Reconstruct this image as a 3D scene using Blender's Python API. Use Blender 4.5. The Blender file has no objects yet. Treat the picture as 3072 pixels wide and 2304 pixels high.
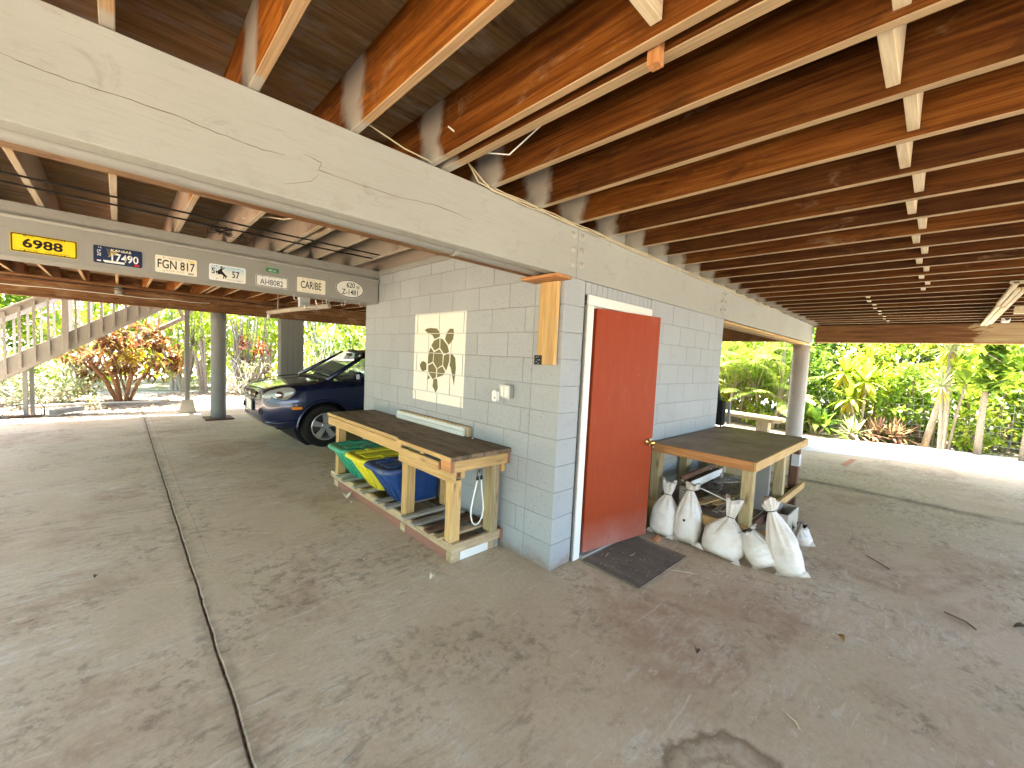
import bpy, bmesh, math, random
from mathutils import Matrix, Vector, noise as mnoise
random.seed(7)
SC = bpy.context.scene
COL = SC.collection
R = math.radians

# ------------------------------------------------------------------ camera
CAM_POS = Vector((-2.3572, -1.9289, 1.6232))
def cam_axes(yaw, pitch, roll):
    f = Vector((math.cos(yaw)*math.cos(pitch), math.sin(yaw)*math.cos(pitch), math.sin(pitch)))
    r = Vector((math.sin(yaw), -math.cos(yaw), 0)); u = r.cross(f)
    c, s = math.cos(roll), math.sin(roll)
    return c*r + s*u, -s*r + c*u, f
_r, _u, _f = cam_axes(R(46.0093), R(-3.7638), R(2.7703))
cd = bpy.data.cameras.new('camera'); cam = bpy.data.objects.new('camera', cd); COL.objects.link(cam)
cam.matrix_world = Matrix(((_r.x, _u.x, -_f.x, CAM_POS.x), (_r.y, _u.y, -_f.y, CAM_POS.y), (_r.z, _u.z, -_f.z, CAM_POS.z), (0, 0, 0, 1)))
cd.sensor_fit = 'HORIZONTAL'; cd.sensor_width = 36.0; cd.lens = 1223.36/3072*36.0
cd.clip_start = 0.05; cd.clip_end = 800
SC.camera = cam

# ------------------------------------------------------------------ light
SUN_EL, SUN_AZ = 75.0, 98.0            # azimuth: degrees from +X towards +Y, direction TOWARDS the sun
sun_dir = Vector((math.cos(R(SUN_AZ))*math.cos(R(SUN_EL)), math.sin(R(SUN_AZ))*math.cos(R(SUN_EL)), math.sin(R(SUN_EL))))
w = bpy.data.worlds.new('World'); SC.world = w; w.use_nodes = True
nt = w.node_tree; nt.nodes.clear()
sky = nt.nodes.new('ShaderNodeTexSky'); sky.sky_type = 'NISHITA'; sky.sun_disc = False
sky.sun_elevation = R(SUN_EL); sky.sun_rotation = R(90 - SUN_AZ); sky.air_density = 1.0; sky.dust_density = 2.5; sky.ozone_density = 1.0
bg = nt.nodes.new('ShaderNodeBackground'); bg.inputs[1].default_value = 0.15
ow = nt.nodes.new('ShaderNodeOutputWorld')
nt.links.new(sky.outputs[0], bg.inputs[0]); nt.links.new(bg.outputs[0], ow.inputs[0])
sl = bpy.data.lights.new('sun', 'SUN'); sl.energy = 4.6; sl.angle = R(0.6); sl.color = (1.0, 0.95, 0.86)
so = bpy.data.objects.new('sun', sl); COL.objects.link(so)
so.rotation_euler = (-sun_dir).to_track_quat('-Z', 'Y').to_euler(); so.location = (12, 12, 20)
SC.view_settings.view_transform = 'Standard'; SC.view_settings.look = 'None'
SC.view_settings.exposure = 3.85; SC.view_settings.gamma = 1.0; SC.view_settings.use_curve_mapping = False
SC.render.engine = 'CYCLES'
SC.cycles.use_denoising = True; SC.cycles.use_adaptive_sampling = True; SC.cycles.adaptive_threshold = 0.02
SC.cycles.max_bounces = 7; SC.cycles.diffuse_bounces = 5; SC.cycles.glossy_bounces = 3
SC.cycles.transmission_bounces = 6; SC.cycles.transparent_max_bounces = 8
SC.cycles.sample_clamp_indirect = 8.0

# ------------------------------------------------------------------ mesh helpers
def wm(o):
    m = o.matrix_basis.copy()
    if o.parent: m = wm(o.parent) @ o.matrix_parent_inverse @ m
    return m
def link(name, me, mat=None, parent=None, M=None, smooth=False):
    o = bpy.data.objects.new(name, me); COL.objects.link(o)
    if mat is not None and len(me.materials) == 0: me.materials.append(mat)
    if smooth:
        me.polygons.foreach_set('use_smooth', [True]*len(me.polygons))
    if M is not None: o.matrix_basis = M
    if parent is not None:
        o.parent = parent; o.matrix_parent_inverse = wm(parent).inverted()
    return o
def tag(o, label=None, cat=None, group=None, kind=None):
    if label: o['label'] = label
    if cat: o['category'] = cat
    if group: o['group'] = group
    if kind: o['kind'] = kind
    return o
def thing(name, label, cat, loc=(0, 0, 0), rz=0.0, group=None):
    o = bpy.data.objects.new(name, None); COL.objects.link(o)
    o.location = loc; o.rotation_euler = (0, 0, rz); o.empty_display_size = 0.1
    return tag(o, label, cat, group)
def copy_tree(o, parent=None):
    c = o.copy(); COL.objects.link(c)
    if parent is not None: c.parent = parent
    for ch in list(o.children): copy_tree(ch, c)
    return c
class MB:
    def __init__(s): s.v = []; s.f = []
    def add(s, vs, fs, M=None):
        n = len(s.v)
        if M is None: s.v += [tuple(x) for x in vs]
        else: s.v += [tuple(M @ Vector(x)) for x in vs]
        s.f += [tuple(i+n for i in q) for q in fs]
    def box(s, c, d, ch=0.0, M=None):
        cx, cy, cz = c; hx, hy, hz = d[0]/2, d[1]/2, d[2]/2
        ch = min(ch, hx*.9, hy*.9, hz*.9)
        if ch <= 0:
            vs = [(cx+a*hx, cy+b*hy, cz+e*hz) for a in (-1, 1) for b in (-1, 1) for e in (-1, 1)]
            fs = [(0, 1, 3, 2), (4, 6, 7, 5), (0, 4, 5, 1), (2, 3, 7, 6), (0, 2, 6, 4), (1, 5, 7, 3)]
            s.add(vs, fs, M); return
        vs = []; idx = {}
        for a in (-1, 1):
            for b in (-1, 1):
                for e in (-1, 1):
                    for ax in range(3):
                        p = [cx+a*hx, cy+b*hy, cz+e*hz]
                        for k, sg in ((0, a), (1, b), (2, e)):
                            if k != ax: p[k] -= sg*ch
                        idx[(a, b, e, ax)] = len(vs); vs.append(p)
        fs = []
        for ax in range(3):
            o1, o2 = [k for k in range(3) if k != ax]
            for sg in (-1, 1):
                q = []
                for (s1, s2) in ((-1, -1), (1, -1), (1, 1), (-1, 1)):
                    t = [0, 0, 0]; t[ax] = sg; t[o1] = s1; t[o2] = s2
                    q.append(idx[(t[0], t[1], t[2], ax)])
                fs.append(q if (sg > 0) == (ax != 1) else q[::-1])
        for ax in range(3):
            o1, o2 = [k for k in range(3) if k != ax]
            for s1 in (-1, 1):
                for s2 in (-1, 1):
                    t = [0, 0, 0]; t[o1] = s1; t[o2] = s2
                    t[ax] = -1; A = tuple(t); t[ax] = 1; B = tuple(t)
                    q = [idx[A+(o1,)], idx[B+(o1,)], idx[B+(o2,)], idx[A+(o2,)]]
                    fs.append(q if (s1*s2 > 0) == (ax != 1) else q[::-1])
        for a in (-1, 1):
            for b in (-1, 1):
                for e in (-1, 1):
                    q = [idx[(a, b, e, 0)], idx[(a, b, e, 1)], idx[(a, b, e, 2)]]
                    fs.append(q if a*b*e > 0 else q[::-1])
        s.add(vs, fs, M)
    def tube(s, pts, r, n=8, caps=True, M=None):
        pts = [Vector(p) for p in pts]; vs = []; fs = []
        rr = r if isinstance(r, (list, tuple)) else [r]*len(pts)
        ref = None
        for i, p in enumerate(pts):
            t = (pts[min(i+1, len(pts)-1)] - pts[max(i-1, 0)])
            t = t.normalized() if t.length > 1e-9 else Vector((0, 0, 1))
            if ref is None:
                ref = t.orthogonal().normalized()
            else:
                ref = (ref - t*ref.dot(t)); ref = ref.normalized() if ref.length > 1e-6 else t.orthogonal().normalized()
            bn = t.cross(ref)
            for k in range(n):
                a = 2*math.pi*k/n
                vs.append(p + (ref*math.cos(a) + bn*math.sin(a))*rr[i])
        for i in range(len(pts)-1):
            for k in range(n):
                k2 = (k+1) % n
                fs.append((i*n+k, i*n+k2, (i+1)*n+k2, (i+1)*n+k))
        if caps:
            fs.append(tuple(range(n))[::-1]); fs.append(tuple((len(pts)-1)*n+k for k in range(n)))
        s.add(vs, fs, M)
    def prism(s, poly, z0, z1, M=None):
        n = len(poly)
        ar = sum(poly[i][0]*poly[(i+1) % n][1]-poly[(i+1) % n][0]*poly[i][1] for i in range(n))
        if ar < 0: poly = poly[::-1]
        vs = [(x, y, z0) for x, y in poly] + [(x, y, z1) for x, y in poly]
        fs = [tuple(range(n))[::-1], tuple(range(n, 2*n))] + [(i, (i+1) % n, n+(i+1) % n, n+i) for i in range(n)]
        s.add(vs, fs, M)
    def lathe(s, prof, n=24, M=None, caps=True):
        vs = []; fs = []
        for r_, z in prof:
            for k in range(n):
                a = 2*math.pi*k/n; vs.append((r_*math.cos(a), r_*math.sin(a), z))
        for i in range(len(prof)-1):
            for k in range(n):
                k2 = (k+1) % n; fs.append((i*n+k, i*n+k2, (i+1)*n+k2, (i+1)*n+k))
        if caps:
            fs.append(tuple(range(n))[::-1]); fs.append(tuple((len(prof)-1)*n+k for k in range(n)))
        s.add(vs, fs, M)
    def mesh(s, name):
        me = bpy.data.meshes.new(name); me.from_pydata(s.v, [], s.f); me.update(); return me
    def build(s, name, mat=None, parent=None, M=None, smooth=False):
        return link(name, s.mesh(name), mat, parent, M, smooth)
def T(x, y, z): return Matrix.Translation((x, y, z))
def RZ(a): return Matrix.Rotation(a, 4, 'Z')
def RX(a): return Matrix.Rotation(a, 4, 'X')
def RY(a): return Matrix.Rotation(a, 4, 'Y')
def frame(a, b, up=(0, 0, 1)):
    a, b = Vector(a), Vector(b); x = (b-a).normalized(); up = Vector(up)
    y = up.cross(x)
    if y.length < 1e-4: y = Vector((0, 1, 0)).cross(x)
    y.normalize(); z = x.cross(y); c = (a+b)/2
    return Matrix(((x.x, y.x, z.x, c.x), (x.y, y.y, z.y, c.y), (x.z, y.z, z.z, c.z), (0, 0, 0, 1)))
_bc = {}
def board(name, a, b, wy, hz, mat, parent=None, up=(0, 0, 1), ch=0.003):
    """a board from a to b (centre line); wy = size across, hz = size along 'up'; grain runs along local X"""
    L = (Vector(b)-Vector(a)).length
    key = (round(L, 4), wy, hz, ch, mat.name)
    if key not in _bc:
        m = MB(); m.box((0, 0, 0), (L, wy, hz), ch); _bc[key] = m.mesh(name)
    return link(name, _bc[key], mat, parent, frame(a, b, up))
def bx(name, x0, x1, y0, y1, z0, z1, mat, parent=None, ch=0.003, axis='x'):
    """axis-aligned board; local X follows 'axis'"""
    c = ((x0+x1)/2, (y0+y1)/2, (z0+z1)/2); d = (x1-x0, y1-y0, z1-z0)
    if axis == 'x': M = Matrix.Identity(3); dd = d
    elif axis == 'y': M = RZ(math.pi/2).to_3x3(); dd = (d[1], d[0], d[2])
    else: M = RY(-math.pi/2).to_3x3(); dd = (d[2], d[1], d[0])
    key = ('bx', round(dd[0], 4), round(dd[1], 4), round(dd[2], 4), ch, mat.name)
    if key not in _bc:
        m = MB(); m.box((0, 0, 0), dd, ch); _bc[key] = m.mesh(name)
    return link(name, _bc[key], mat, parent, T(*c) @ M.to_4x4())

# ------------------------------------------------------------------ materials
class NM:
    def __init__(s, name):
        s.m = bpy.data.materials.new(name); s.m.use_nodes = True
        s.nt = s.m.node_tree; s.b = s.nt.nodes['Principled BSDF']; s.out = s.nt.nodes['Material Output']
        s.b.inputs['Specular IOR Level'].default_value = 0.18
    def n(s, t, **kw):
        x = s.nt.nodes.new(t)
        for k, v in kw.items(): setattr(x, k, v)
        return x
    def l(s, a, b): s.nt.links.new(a, b)
    def coord(s, kind='Object'): return s.n('ShaderNodeTexCoord').outputs[kind]
    def pos(s): return s.n('ShaderNodeNewGeometry').outputs['Position']
    def rand(s): return s.n('ShaderNodeObjectInfo').outputs['Random']
    def island(s): return s.n('ShaderNodeNewGeometry').outputs['Random Per Island']
    def mapping(s, v, scale=(1, 1, 1), loc=(0, 0, 0), rot=(0, 0, 0)):
        x = s.n('ShaderNodeMapping'); x.inputs['Scale'].default_value = scale; x.inputs['Location'].default_value = loc; x.inputs['Rotation'].default_value = rot
        s.l(v, x.inputs['Vector']); return x.outputs[0]
    def noise(s, v, scale, detail=4, rough=.55, dist=0, w=None):
        x = s.n('ShaderNodeTexNoise'); x.inputs['Scale'].default_value = scale; x.inputs['Detail'].default_value = detail
        x.inputs['Roughness'].default_value = rough; x.inputs['Distortion'].default_value = dist
        s.l(v, x.inputs['Vector']); return x.outputs[0]
    def ramp(s, f, stops):
        x = s.n('ShaderNodeValToRGB'); e = x.color_ramp.elements
        while len(e) < len(stops): e.new(0.5)
        for i, (p, c) in enumerate(stops):
            e[i].position = p; e[i].color = (c[0], c[1], c[2], 1) if isinstance(c, (tuple, list)) else (c, c, c, 1)
        s.l(f, x.inputs[0]); return x.outputs[0]
    def mix(s, f, a, b, mode='MIX'):
        x = s.n('ShaderNodeMix', data_type='RGBA', blend_type=mode)
        for sock, val in ((x.inputs[0], f), (x.inputs[6], a), (x.inputs[7], b)):
            if isinstance(val, (int, float)): sock.default_value = val if sock == x.inputs[0] else (val, val, val, 1)
            elif isinstance(val, (tuple, list)): sock.default_value = (val[0], val[1], val[2], 1)
            else: s.l(val, sock)
        return x.outputs[2]
    def math(s, op, a, b=0.0, c=None):
        x = s.n('ShaderNodeMath', operation=op)
        for i, val in enumerate((a, b, c)):
            if val is None: continue
            if isinstance(val, (int, float)): x.inputs[i].default_value = val
            else: s.l(val, x.inputs[i])
        return x.outputs[0]
    def vmath(s, op, a, b):
        x = s.n('ShaderNodeVectorMath', operation=op)
        for i, val in enumerate((a, b)):
            if isinstance(val, (tuple, list)): x.inputs[i].default_value = val
            else: s.l(val, x.inputs[i])
        return x.outputs[0]
    def sep(s, v):
        x = s.n('ShaderNodeSeparateXYZ'); s.l(v, x.inputs[0]); return x.outputs
    def hsv(s, c, h=.5, sat=1., v=1.):
        x = s.n('ShaderNodeHueSaturation')
        for sock, val in ((x.inputs['Hue'], h), (x.inputs['Saturation'], sat), (x.inputs['Value'], v)):
            if isinstance(val, (int, float)): sock.default_value = val
            else: s.l(val, sock)
        if isinstance(c, (tuple, list)): x.inputs['Color'].default_value = (*c, 1)
        else: s.l(c, x.inputs['Color'])
        return x.outputs[0]
    def bump(s, h, strength=.3, dist=.01, prev=None):
        x = s.n('ShaderNodeBump'); x.inputs['Strength'].default_value = strength; x.inputs['Distance'].default_value = dist
        s.l(h, x.inputs['Height'])
        if prev is not None: s.l(prev, x.inputs['Normal'])
        return x.outputs[0]
    def fin(s, col=None, rough=None, normal=None, metal=None, spec=None):
        for nm, val in (('Base Color', col), ('Roughness', rough), ('Metallic', metal), ('Specular IOR Level', spec)):
            if val is None: continue
            k = s.b.inputs[nm]
            if isinstance(val, (int, float)): k.default_value = val
            elif isinstance(val, (tuple, list)): k.default_value = (*val, 1)
            else: s.l(val, k)
        if normal is not None: s.l(normal, s.b.inputs['Normal'])
        return s.m
def plain(name, col, rough=.6, metal=0., var=.06, bscale=60, bstr=.05):
    a = NM(name); v = a.coord(); n1 = a.noise(v, 9, 5)
    c = a.hsv(col, v=a.math('MULTIPLY_ADD', n1, var*2, 1-var))
    return a.fin(c, rough, a.bump(a.noise(v, bscale, 3), bstr, .003), metal)
def wood(name, dark, light, rough=.7, fine=70., var=.25, bstr=.25, knots=True, stain=None):
    a = NM(name); v0 = a.coord(); rnd = a.rand()
    off = a.n('ShaderNodeCombineXYZ'); a.l(a.math('MULTIPLY', rnd, 37.), off.inputs[0]); a.l(a.math('MULTIPLY', rnd, 11.), off.inputs[1])
    v = a.vmath('ADD', v0, off.outputs[0])
    wob = a.noise(a.mapping(v, (1.5, 4, 4)), 2.2, 3)
    g1 = a.noise(a.mapping(v, (.8, 16, 16)), 2.0, 5, .6, 1.2)
    g2 = a.noise(a.mapping(v, (1.6, fine, fine)), 2.0, 3, .6)
    f = a.math('ADD', a.math('MULTIPLY', g1, .7), a.math('MULTIPLY', g2, .3))
    col = a.ramp(f, [(.33, dark), (.5, tuple((x+y)/2 for x, y in zip(dark, light))), (.64, light)])
    col = a.hsv(col, v=a.math('ADD', a.math('MULTIPLY_ADD', rnd, var, 1-var/2), a.math('MULTIPLY_ADD', wob, .4, -.2)))
    if knots:
        vo = a.n('ShaderNodeTexVoronoi'); vo.inputs['Scale'].default_value = 1.0
        a.l(a.mapping(v, (2.2, 9, 9)), vo.inputs['Vector'])
        k = a.ramp(vo.outputs['Distance'], [(.05, 1.), (.16, 0.)])
        col = a.mix(a.math('MULTIPLY', k, .7), col, tuple(x*.35 for x in dark))
    if stain is not None:
        st = a.ramp(a.noise(a.mapping(v, (1.2, 2.5, 2.5)), 2.6, 5, .65), [(.5, 0.), (.68, 1.)])
        col = a.mix(a.math('MULTIPLY', st, .65), col, stain)
    return a.fin(col, rough, a.bump(f, bstr, .004))
def mat_floor():
    a = NM('stained_concrete'); p = a.pos()
    def nz(scale, d=5, r=.6, dist=0., sc=(1, 1, 1), loc=(0, 0, 0), rot=0.): return a.noise(a.mapping(p, sc, loc, (0, 0, rot)), scale, d, r, dist)
    mid = nz(1.6, 5, .6, .4); fine = nz(34, 5, .78); spk = nz(210, 2, .7)
    col = a.ramp(mid, [(.30, (.455, .338, .228)), (.5, (.535, .402, .277)), (.72, (.585, .455, .328))])
    col = a.mix(a.ramp(nz(.42, 4, .55, .5, loc=(3, 1, 0)), [(.46, 0.), (.64, .55)]), col, (.49, .395, .26))          # greener zones
    red = a.math('MULTIPLY', a.ramp(nz(.75, 4, .6, .7, loc=(1.7, 5.2, 0)), [(.54, 0.), (.63, 1.)]), a.ramp(nz(6, 6, .78, .3), [(.36, .1), (.62, .85)]))
    col = a.mix(red, col, (.385, .245, .160))                                                                             # reddish soil stains
    pale = a.math('MULTIPLY', a.ramp(nz(.9, 4, .6, .6, loc=(8, 2, 0)), [(.5, 0.), (.62, 1.)]), a.ramp(nz(4, 5, .7, 1.5, (1, 3, 1), rot=.5), [(.45, 0.), (.68, .75)]))
    col = a.mix(pale, col, (.64, .565, .46))                                                                              # worn pale smears
    col = a.mix(a.ramp(nz(2.6, 3, .5, 3.0, (.7, 3.4, 1), rot=-.9), [(.655, 0.), (.70, .4)]), col, (.66, .60, .50))       # scuffs
    col = a.mix(a.ramp(nz(2.2, 3, .5, 3.2, (.6, 3.2, 1), (5, 5, 0), .7), [(.66, 0.), (.70, .38)]), col, (.64, .57, .47))
    cl = a.ramp(nz(1.25, 4, .65, .5, loc=(4, 9, 0)), [(.46, .0), (.60, 1.)])
    sp = a.ramp(nz(13, 6, .782, .2), [(.50, 0.), (.60, 1.)])
    col = a.mix(a.math('MULTIPLY', a.math('MULTIPLY', cl, sp), .62), col, (.20, .148, .10))                              # clustered dirt
    st = a.math('MULTIPLY', a.ramp(nz(.8, 3, .6, loc=(6, 6, 0)), [(.48, 0.), (.62, 1.)]), a.ramp(nz(5, 6, .78, .4, (1, 3.6, 1), rot=.2), [(.52, 0.), (.63, .6)]))
    col = a.mix(st, col, (.22, .17, .118))                                                                                # dark drag marks
    fm = a.math('ADD', a.math('MULTIPLY_ADD', fine, .55, -.275), a.math('MULTIPLY_ADD', spk, .34, -.17))
    col = a.hsv(col, v=a.math('ADD', 1., fm))
    x, y, z = a.sep(p)                                                                                                    # dried water rings
    wn = a.math('MULTIPLY_ADD', nz(6, 4), .16, -.08)
    dx = a.math('SUBTRACT', x, -.70); dy = a.math('SUBTRACT', y, -1.56)
    d = a.math('ADD', a.math('SQRT', a.math('ADD', a.math('MULTIPLY', dx, dx), a.math('MULTIPLY', dy, dy))), wn)
    ring = a.ramp(d, [(.0, .8), (.10, .55), (.15, .1), (.17, .5), (.20, .15), (.25, .35), (.285, .85), (.31, .0)])
    col = a.mix(ring, col, (.20, .14, .085))
    # dirt along the slab joint
    jd = a.math('ADD', a.math('ABSOLUTE', a.math('ADD', x, 2.0)), a.math('MULTIPLY_ADD', nz(9, 5, .8), .22, -.11))
    col = a.mix(a.ramp(jd, [(.0, .55), (.03, .25), (.07, 0.)]), col, (.21, .155, .105))
    jd2 = a.math('ADD', a.math('ABSOLUTE', a.math('SUBTRACT', x, 5.05)), a.math('MULTIPLY_ADD', nz(5, 5, .8, 0., (1, .4, 1)), .7, -.35))
    col = a.mix(a.ramp(jd2, [(.0, .7), (.08, .3), (.16, 0.)]), col, (.12, .095, .07))
    h = a.math('ADD', a.math('MULTIPLY', mid, .5), a.math('ADD', a.math('MULTIPLY', fine, .35), a.math('MULTIPLY', spk, .15)))
    return a.fin(col, a.ramp(mid, [(.3, .68), (.7, .9)]), a.bump(h, .45, .008), spec=.2)
M_floor = mat_floor()
def mat_dirtcrack():
    a = NM('dirt_filled_joint'); n = a.noise(a.pos(), 40, 4)
    return a.fin(a.ramp(n, [(.3, (.075, .055, .036)), (.7, (.27, .205, .14))]), .95)
M_joint = mat_dirtcrack()
def mat_paint(name, col, var=.12, streak=.3, pit=.0, rough=.62, dirt=(.12, .10, .08), dirtamt=.35, base=False):
    a = NM(name); p = a.pos(); rnd = a.rand()
    n1 = a.noise(p, 1.4, 5, .6); n2 = a.noise(p, 22, 5, .6); n3 = a.noise(p, 160, 3, .6)
    c = a.hsv(col, v=a.math('ADD', a.math('MULTIPLY_ADD', n1, var*2, 1-var), a.math('MULTIPLY_ADD', rnd, .06, -.03)))
    c = a.mix(a.math('MULTIPLY', a.ramp(n2, [(.60, 0.), (.75, 1.)]), dirtamt), c, dirt)
    if base:   # soil splashed up the foot of the wall, a few scuffs
        zz = a.math('ADD', a.sep(p)[2], a.math('MULTIPLY_ADD', a.noise(p, 7, 7, .75), -.30, .13))
        c = a.mix(a.ramp(zz, [(.0, .65), (.05, .2), (.12, 0.)]), c, (.24, .165, .115))
        c = a.mix(a.ramp(a.noise(a.mapping(p, (1, 1, 2.5)), 3.1, 7, .75, .5), [(.60, 0.), (.72, .3)]), c, tuple(x*.6 for x in col))
    nb = a.bump(a.math('ADD', a.math('MULTIPLY', n2, .5), a.math('MULTIPLY', n3, .6)), .2+streak, .003)
    if pit > 0:
        pt = a.ramp(a.noise(p, 62, 5, .75), [(.345, 0.), (.41, 1.)])
        c = a.mix(a.math('MULTIPLY', a.math('SUBTRACT', 1., pt), .55), c, tuple(x*.45 for x in col))
        nb = a.bump(pt, pit, .004, nb)
    return a.fin(c, rough, nb, spec=.2)
M_block = mat_paint('grey_painted_block', (.345, .365, .372), .12, .3, .8, .65, dirtamt=.28, base=True)
M_mortar = mat_paint('grey_painted_mortar', (.24, .25, .25), .15, .3, .0, .8, dirtamt=.9)
def mat_beam():
    a = NM('pale_painted_timber'); v = a.coord(); p = a.pos()
    g = a.noise(a.mapping(v, (.7, 22, 22)), 2.5, 5, .6, .8); n1 = a.noise(p, .9, 4); n2 = a.noise(a.mapping(p, (1, 1, 2)), 4.5, 6, .7)
    c = a.hsv((.335, .338, .302), v=a.math('ADD', a.math('MULTIPLY_ADD', n1, .3, .85), a.math('MULTIPLY_ADD', g, .08, -.04)))
    c = a.mix(a.ramp(n2, [(.57, 0.), (.70, .45)]), c, (.25, .225, .185))
    c = a.mix(a.ramp(a.noise(a.mapping(v, (5, 90, 90)), 2, 3, .6), [(.54, 0.), (.66, .3)]), c, (.28, .26, .21))
    c = a.mix(a.ramp(a.noise(a.mapping(v, (2.2, 3, 3)), 2, 7, .75, .8), [(.60, 0.), (.72, .5)]), c, (.20, .18, .145))
    c = a.mix(a.ramp(a.noise(a.mapping(v, (3, 45, 45)), 2, 4, .6), [(.64, 0.), (.72, .35)]), c, (.30, .27, .22))
    return a.fin(c, .6, a.bump(a.noise(p, 60, 6, .7), .25, .004, a.bump(g, .12, .003)), spec=.2)
M_beam = mat_beam()
M_greytrim = mat_paint('grey_painted_wood', (.285, .282, .255), .1, .1, .0, .6)
M_post = mat_paint('grey_painted_post', (.215, .215, .205), .12, .1, .0, .6)
M_stair = mat_paint('taupe_painted_stair', (.31, .285, .25), .1, .1, .0, .65)
M_column = mat_paint('weathered_concrete_column', (.38, .345, .30), .28, .3, .5, .85, dirtamt=.5, base=True)
M_pier = mat_paint('raw_concrete', (.34, .32, .28), .2, .3, .3, .9)
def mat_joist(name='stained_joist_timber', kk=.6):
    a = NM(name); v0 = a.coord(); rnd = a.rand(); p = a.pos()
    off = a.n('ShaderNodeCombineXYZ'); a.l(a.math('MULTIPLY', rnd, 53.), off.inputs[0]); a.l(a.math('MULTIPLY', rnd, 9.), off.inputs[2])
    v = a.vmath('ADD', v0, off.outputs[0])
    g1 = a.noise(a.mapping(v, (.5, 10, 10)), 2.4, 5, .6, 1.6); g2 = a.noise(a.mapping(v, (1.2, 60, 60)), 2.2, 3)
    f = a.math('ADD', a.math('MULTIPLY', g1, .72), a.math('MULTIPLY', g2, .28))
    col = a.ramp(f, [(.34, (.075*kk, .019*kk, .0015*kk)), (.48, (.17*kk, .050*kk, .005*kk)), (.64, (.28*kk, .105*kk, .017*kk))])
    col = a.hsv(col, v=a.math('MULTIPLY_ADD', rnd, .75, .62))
    # worn pale patches
    pt = a.ramp(a.noise(a.mapping(p, (1, 1.2, 3)), 2.1, 6, .7, .5), [(.56 if kk > 1 else .62, 0.), (.74, .6 if kk > 1 else .35)])
    col = a.mix(pt, col, (.40, .29, .17))
    col = a.mix(a.ramp(a.noise(a.mapping(v, (1.1, 3, 3)), 3, 7, .7, .6), [(.52, 0.), (.66, .65)]), col, (.05*kk, .016*kk, .003*kk))
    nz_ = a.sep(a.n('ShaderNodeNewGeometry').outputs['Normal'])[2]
    und_lit = a.math('MULTIPLY', a.math('LESS_THAN', nz_, -.6), a.ramp(g2, [(.35, .5), (.65, .8)]))
    col = a.mix(und_lit, col, (.50, .37, .21))  # pale undersides: light off the floor painted into the colour, plus weathering
    # grey overspray where the joists meet the painted beams
    y = a.sep(p)[1]
    m1 = a.math('SUBTRACT', a.math('ABSOLUTE', y), a.math('MULTIPLY_ADD', a.noise(p, 5, 4), .22, -.03))
    m2 = a.math('SUBTRACT', a.math('ABSOLUTE', a.math('SUBTRACT', y, 2.9)), a.math('MULTIPLY_ADD', a.noise(p, 3, 4), 1.9, -.0))
    mk = a.math('MAXIMUM', a.ramp(m1, [(.0, .9), (.06, 0.)]), a.ramp(m2, [(.0, .62), (.5, 0.)]))
    col = a.mix(mk, col, (.40, .375, .32))
    return a.fin(col, .65, a.bump(f, .3, .004), spec=.15)
M_joist = mat_joist(); M_joist_lit = mat_joist('lit_joist_timber', 1.35); M_joist_shaded = mat_joist('shaded_joist_timber', .38)  # lit and shaded copies of one timber; light fall-off put into the colour
M_brown = wood('dark_brown_timber', (.085, .036, .014), (.24, .115, .045), .6, 60, .2, .3, stain=(.33, .22, .12))
def mat_brownpale():
    a = NM('half_stained_timber'); p = a.pos(); v = a.coord()
    g = a.noise(a.mapping(v, (.6, 14, 14)), 2.4, 5, .6, 1.)
    dk = a.ramp(g, [(.35, (.115, .048, .018)), (.65, (.27, .13, .05))]); pl_ = a.ramp(g, [(.35, (.36, .24, .12)), (.65, (.55, .42, .24))])
    y = a.sep(p)[1]
    m = a.ramp(a.math('ADD', a.math('MULTIPLY_ADD', y, -1., -2.33), a.math('MULTIPLY_ADD', a.noise(a.mapping(p, (1, 2, 9)), 2.5, 5, .7), .9, -.45)), [(.0, 0.), (.08, 1.)])
    return a.fin(a.mix(m, dk, pl_), .65, a.bump(g, .3, .004))
M_brownpale = mat_brownpale()
M_blocking = wood('pale_new_timber', (.50, .40, .24), (.68, .58, .40), .7, 70, .15, .15)
M_pine = wood('yellow_pine_timber', (.42, .25, .09), (.64, .43, .19), .65, 60, .3, .2)
M_pinewx = wood('weathered_pine', (.33, .23, .13), (.55, .42, .26), .8, 60, .35, .3, stain=(.24, .18, .12))
M_redend = plain('red_painted_wood', (.30, .14, .10), .7)
M_greywood = wood('grey_weathered_wood', (.24, .20, .155), (.46, .41, .34), .85, 80, .35, .4)
M_darkwood = wood('dark_reddish_wood', (.07, .035, .022), (.17, .09, .055), .75, 60, .3, .3)
M_benchtop = wood('worn_brown_plank_top', (.095, .062, .038), (.235, .165, .108), .7, 70, .2, .3, stain=(.035, .02, .011))
M_treated = wood('treated_timber_post', (.24, .18, .085), (.46, .37, .21), .75, 60, .25, .25)
M_cedar = wood('orange_trim_board', (.33, .135, .045), (.56, .28, .11), .6, 60, .2, .2)
M_plydeck = wood('plywood_underside', (.12, .068, .028), (.29, .18, .082), .8, 30, .5, .2, stain=(.30, .27, .235))

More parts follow.
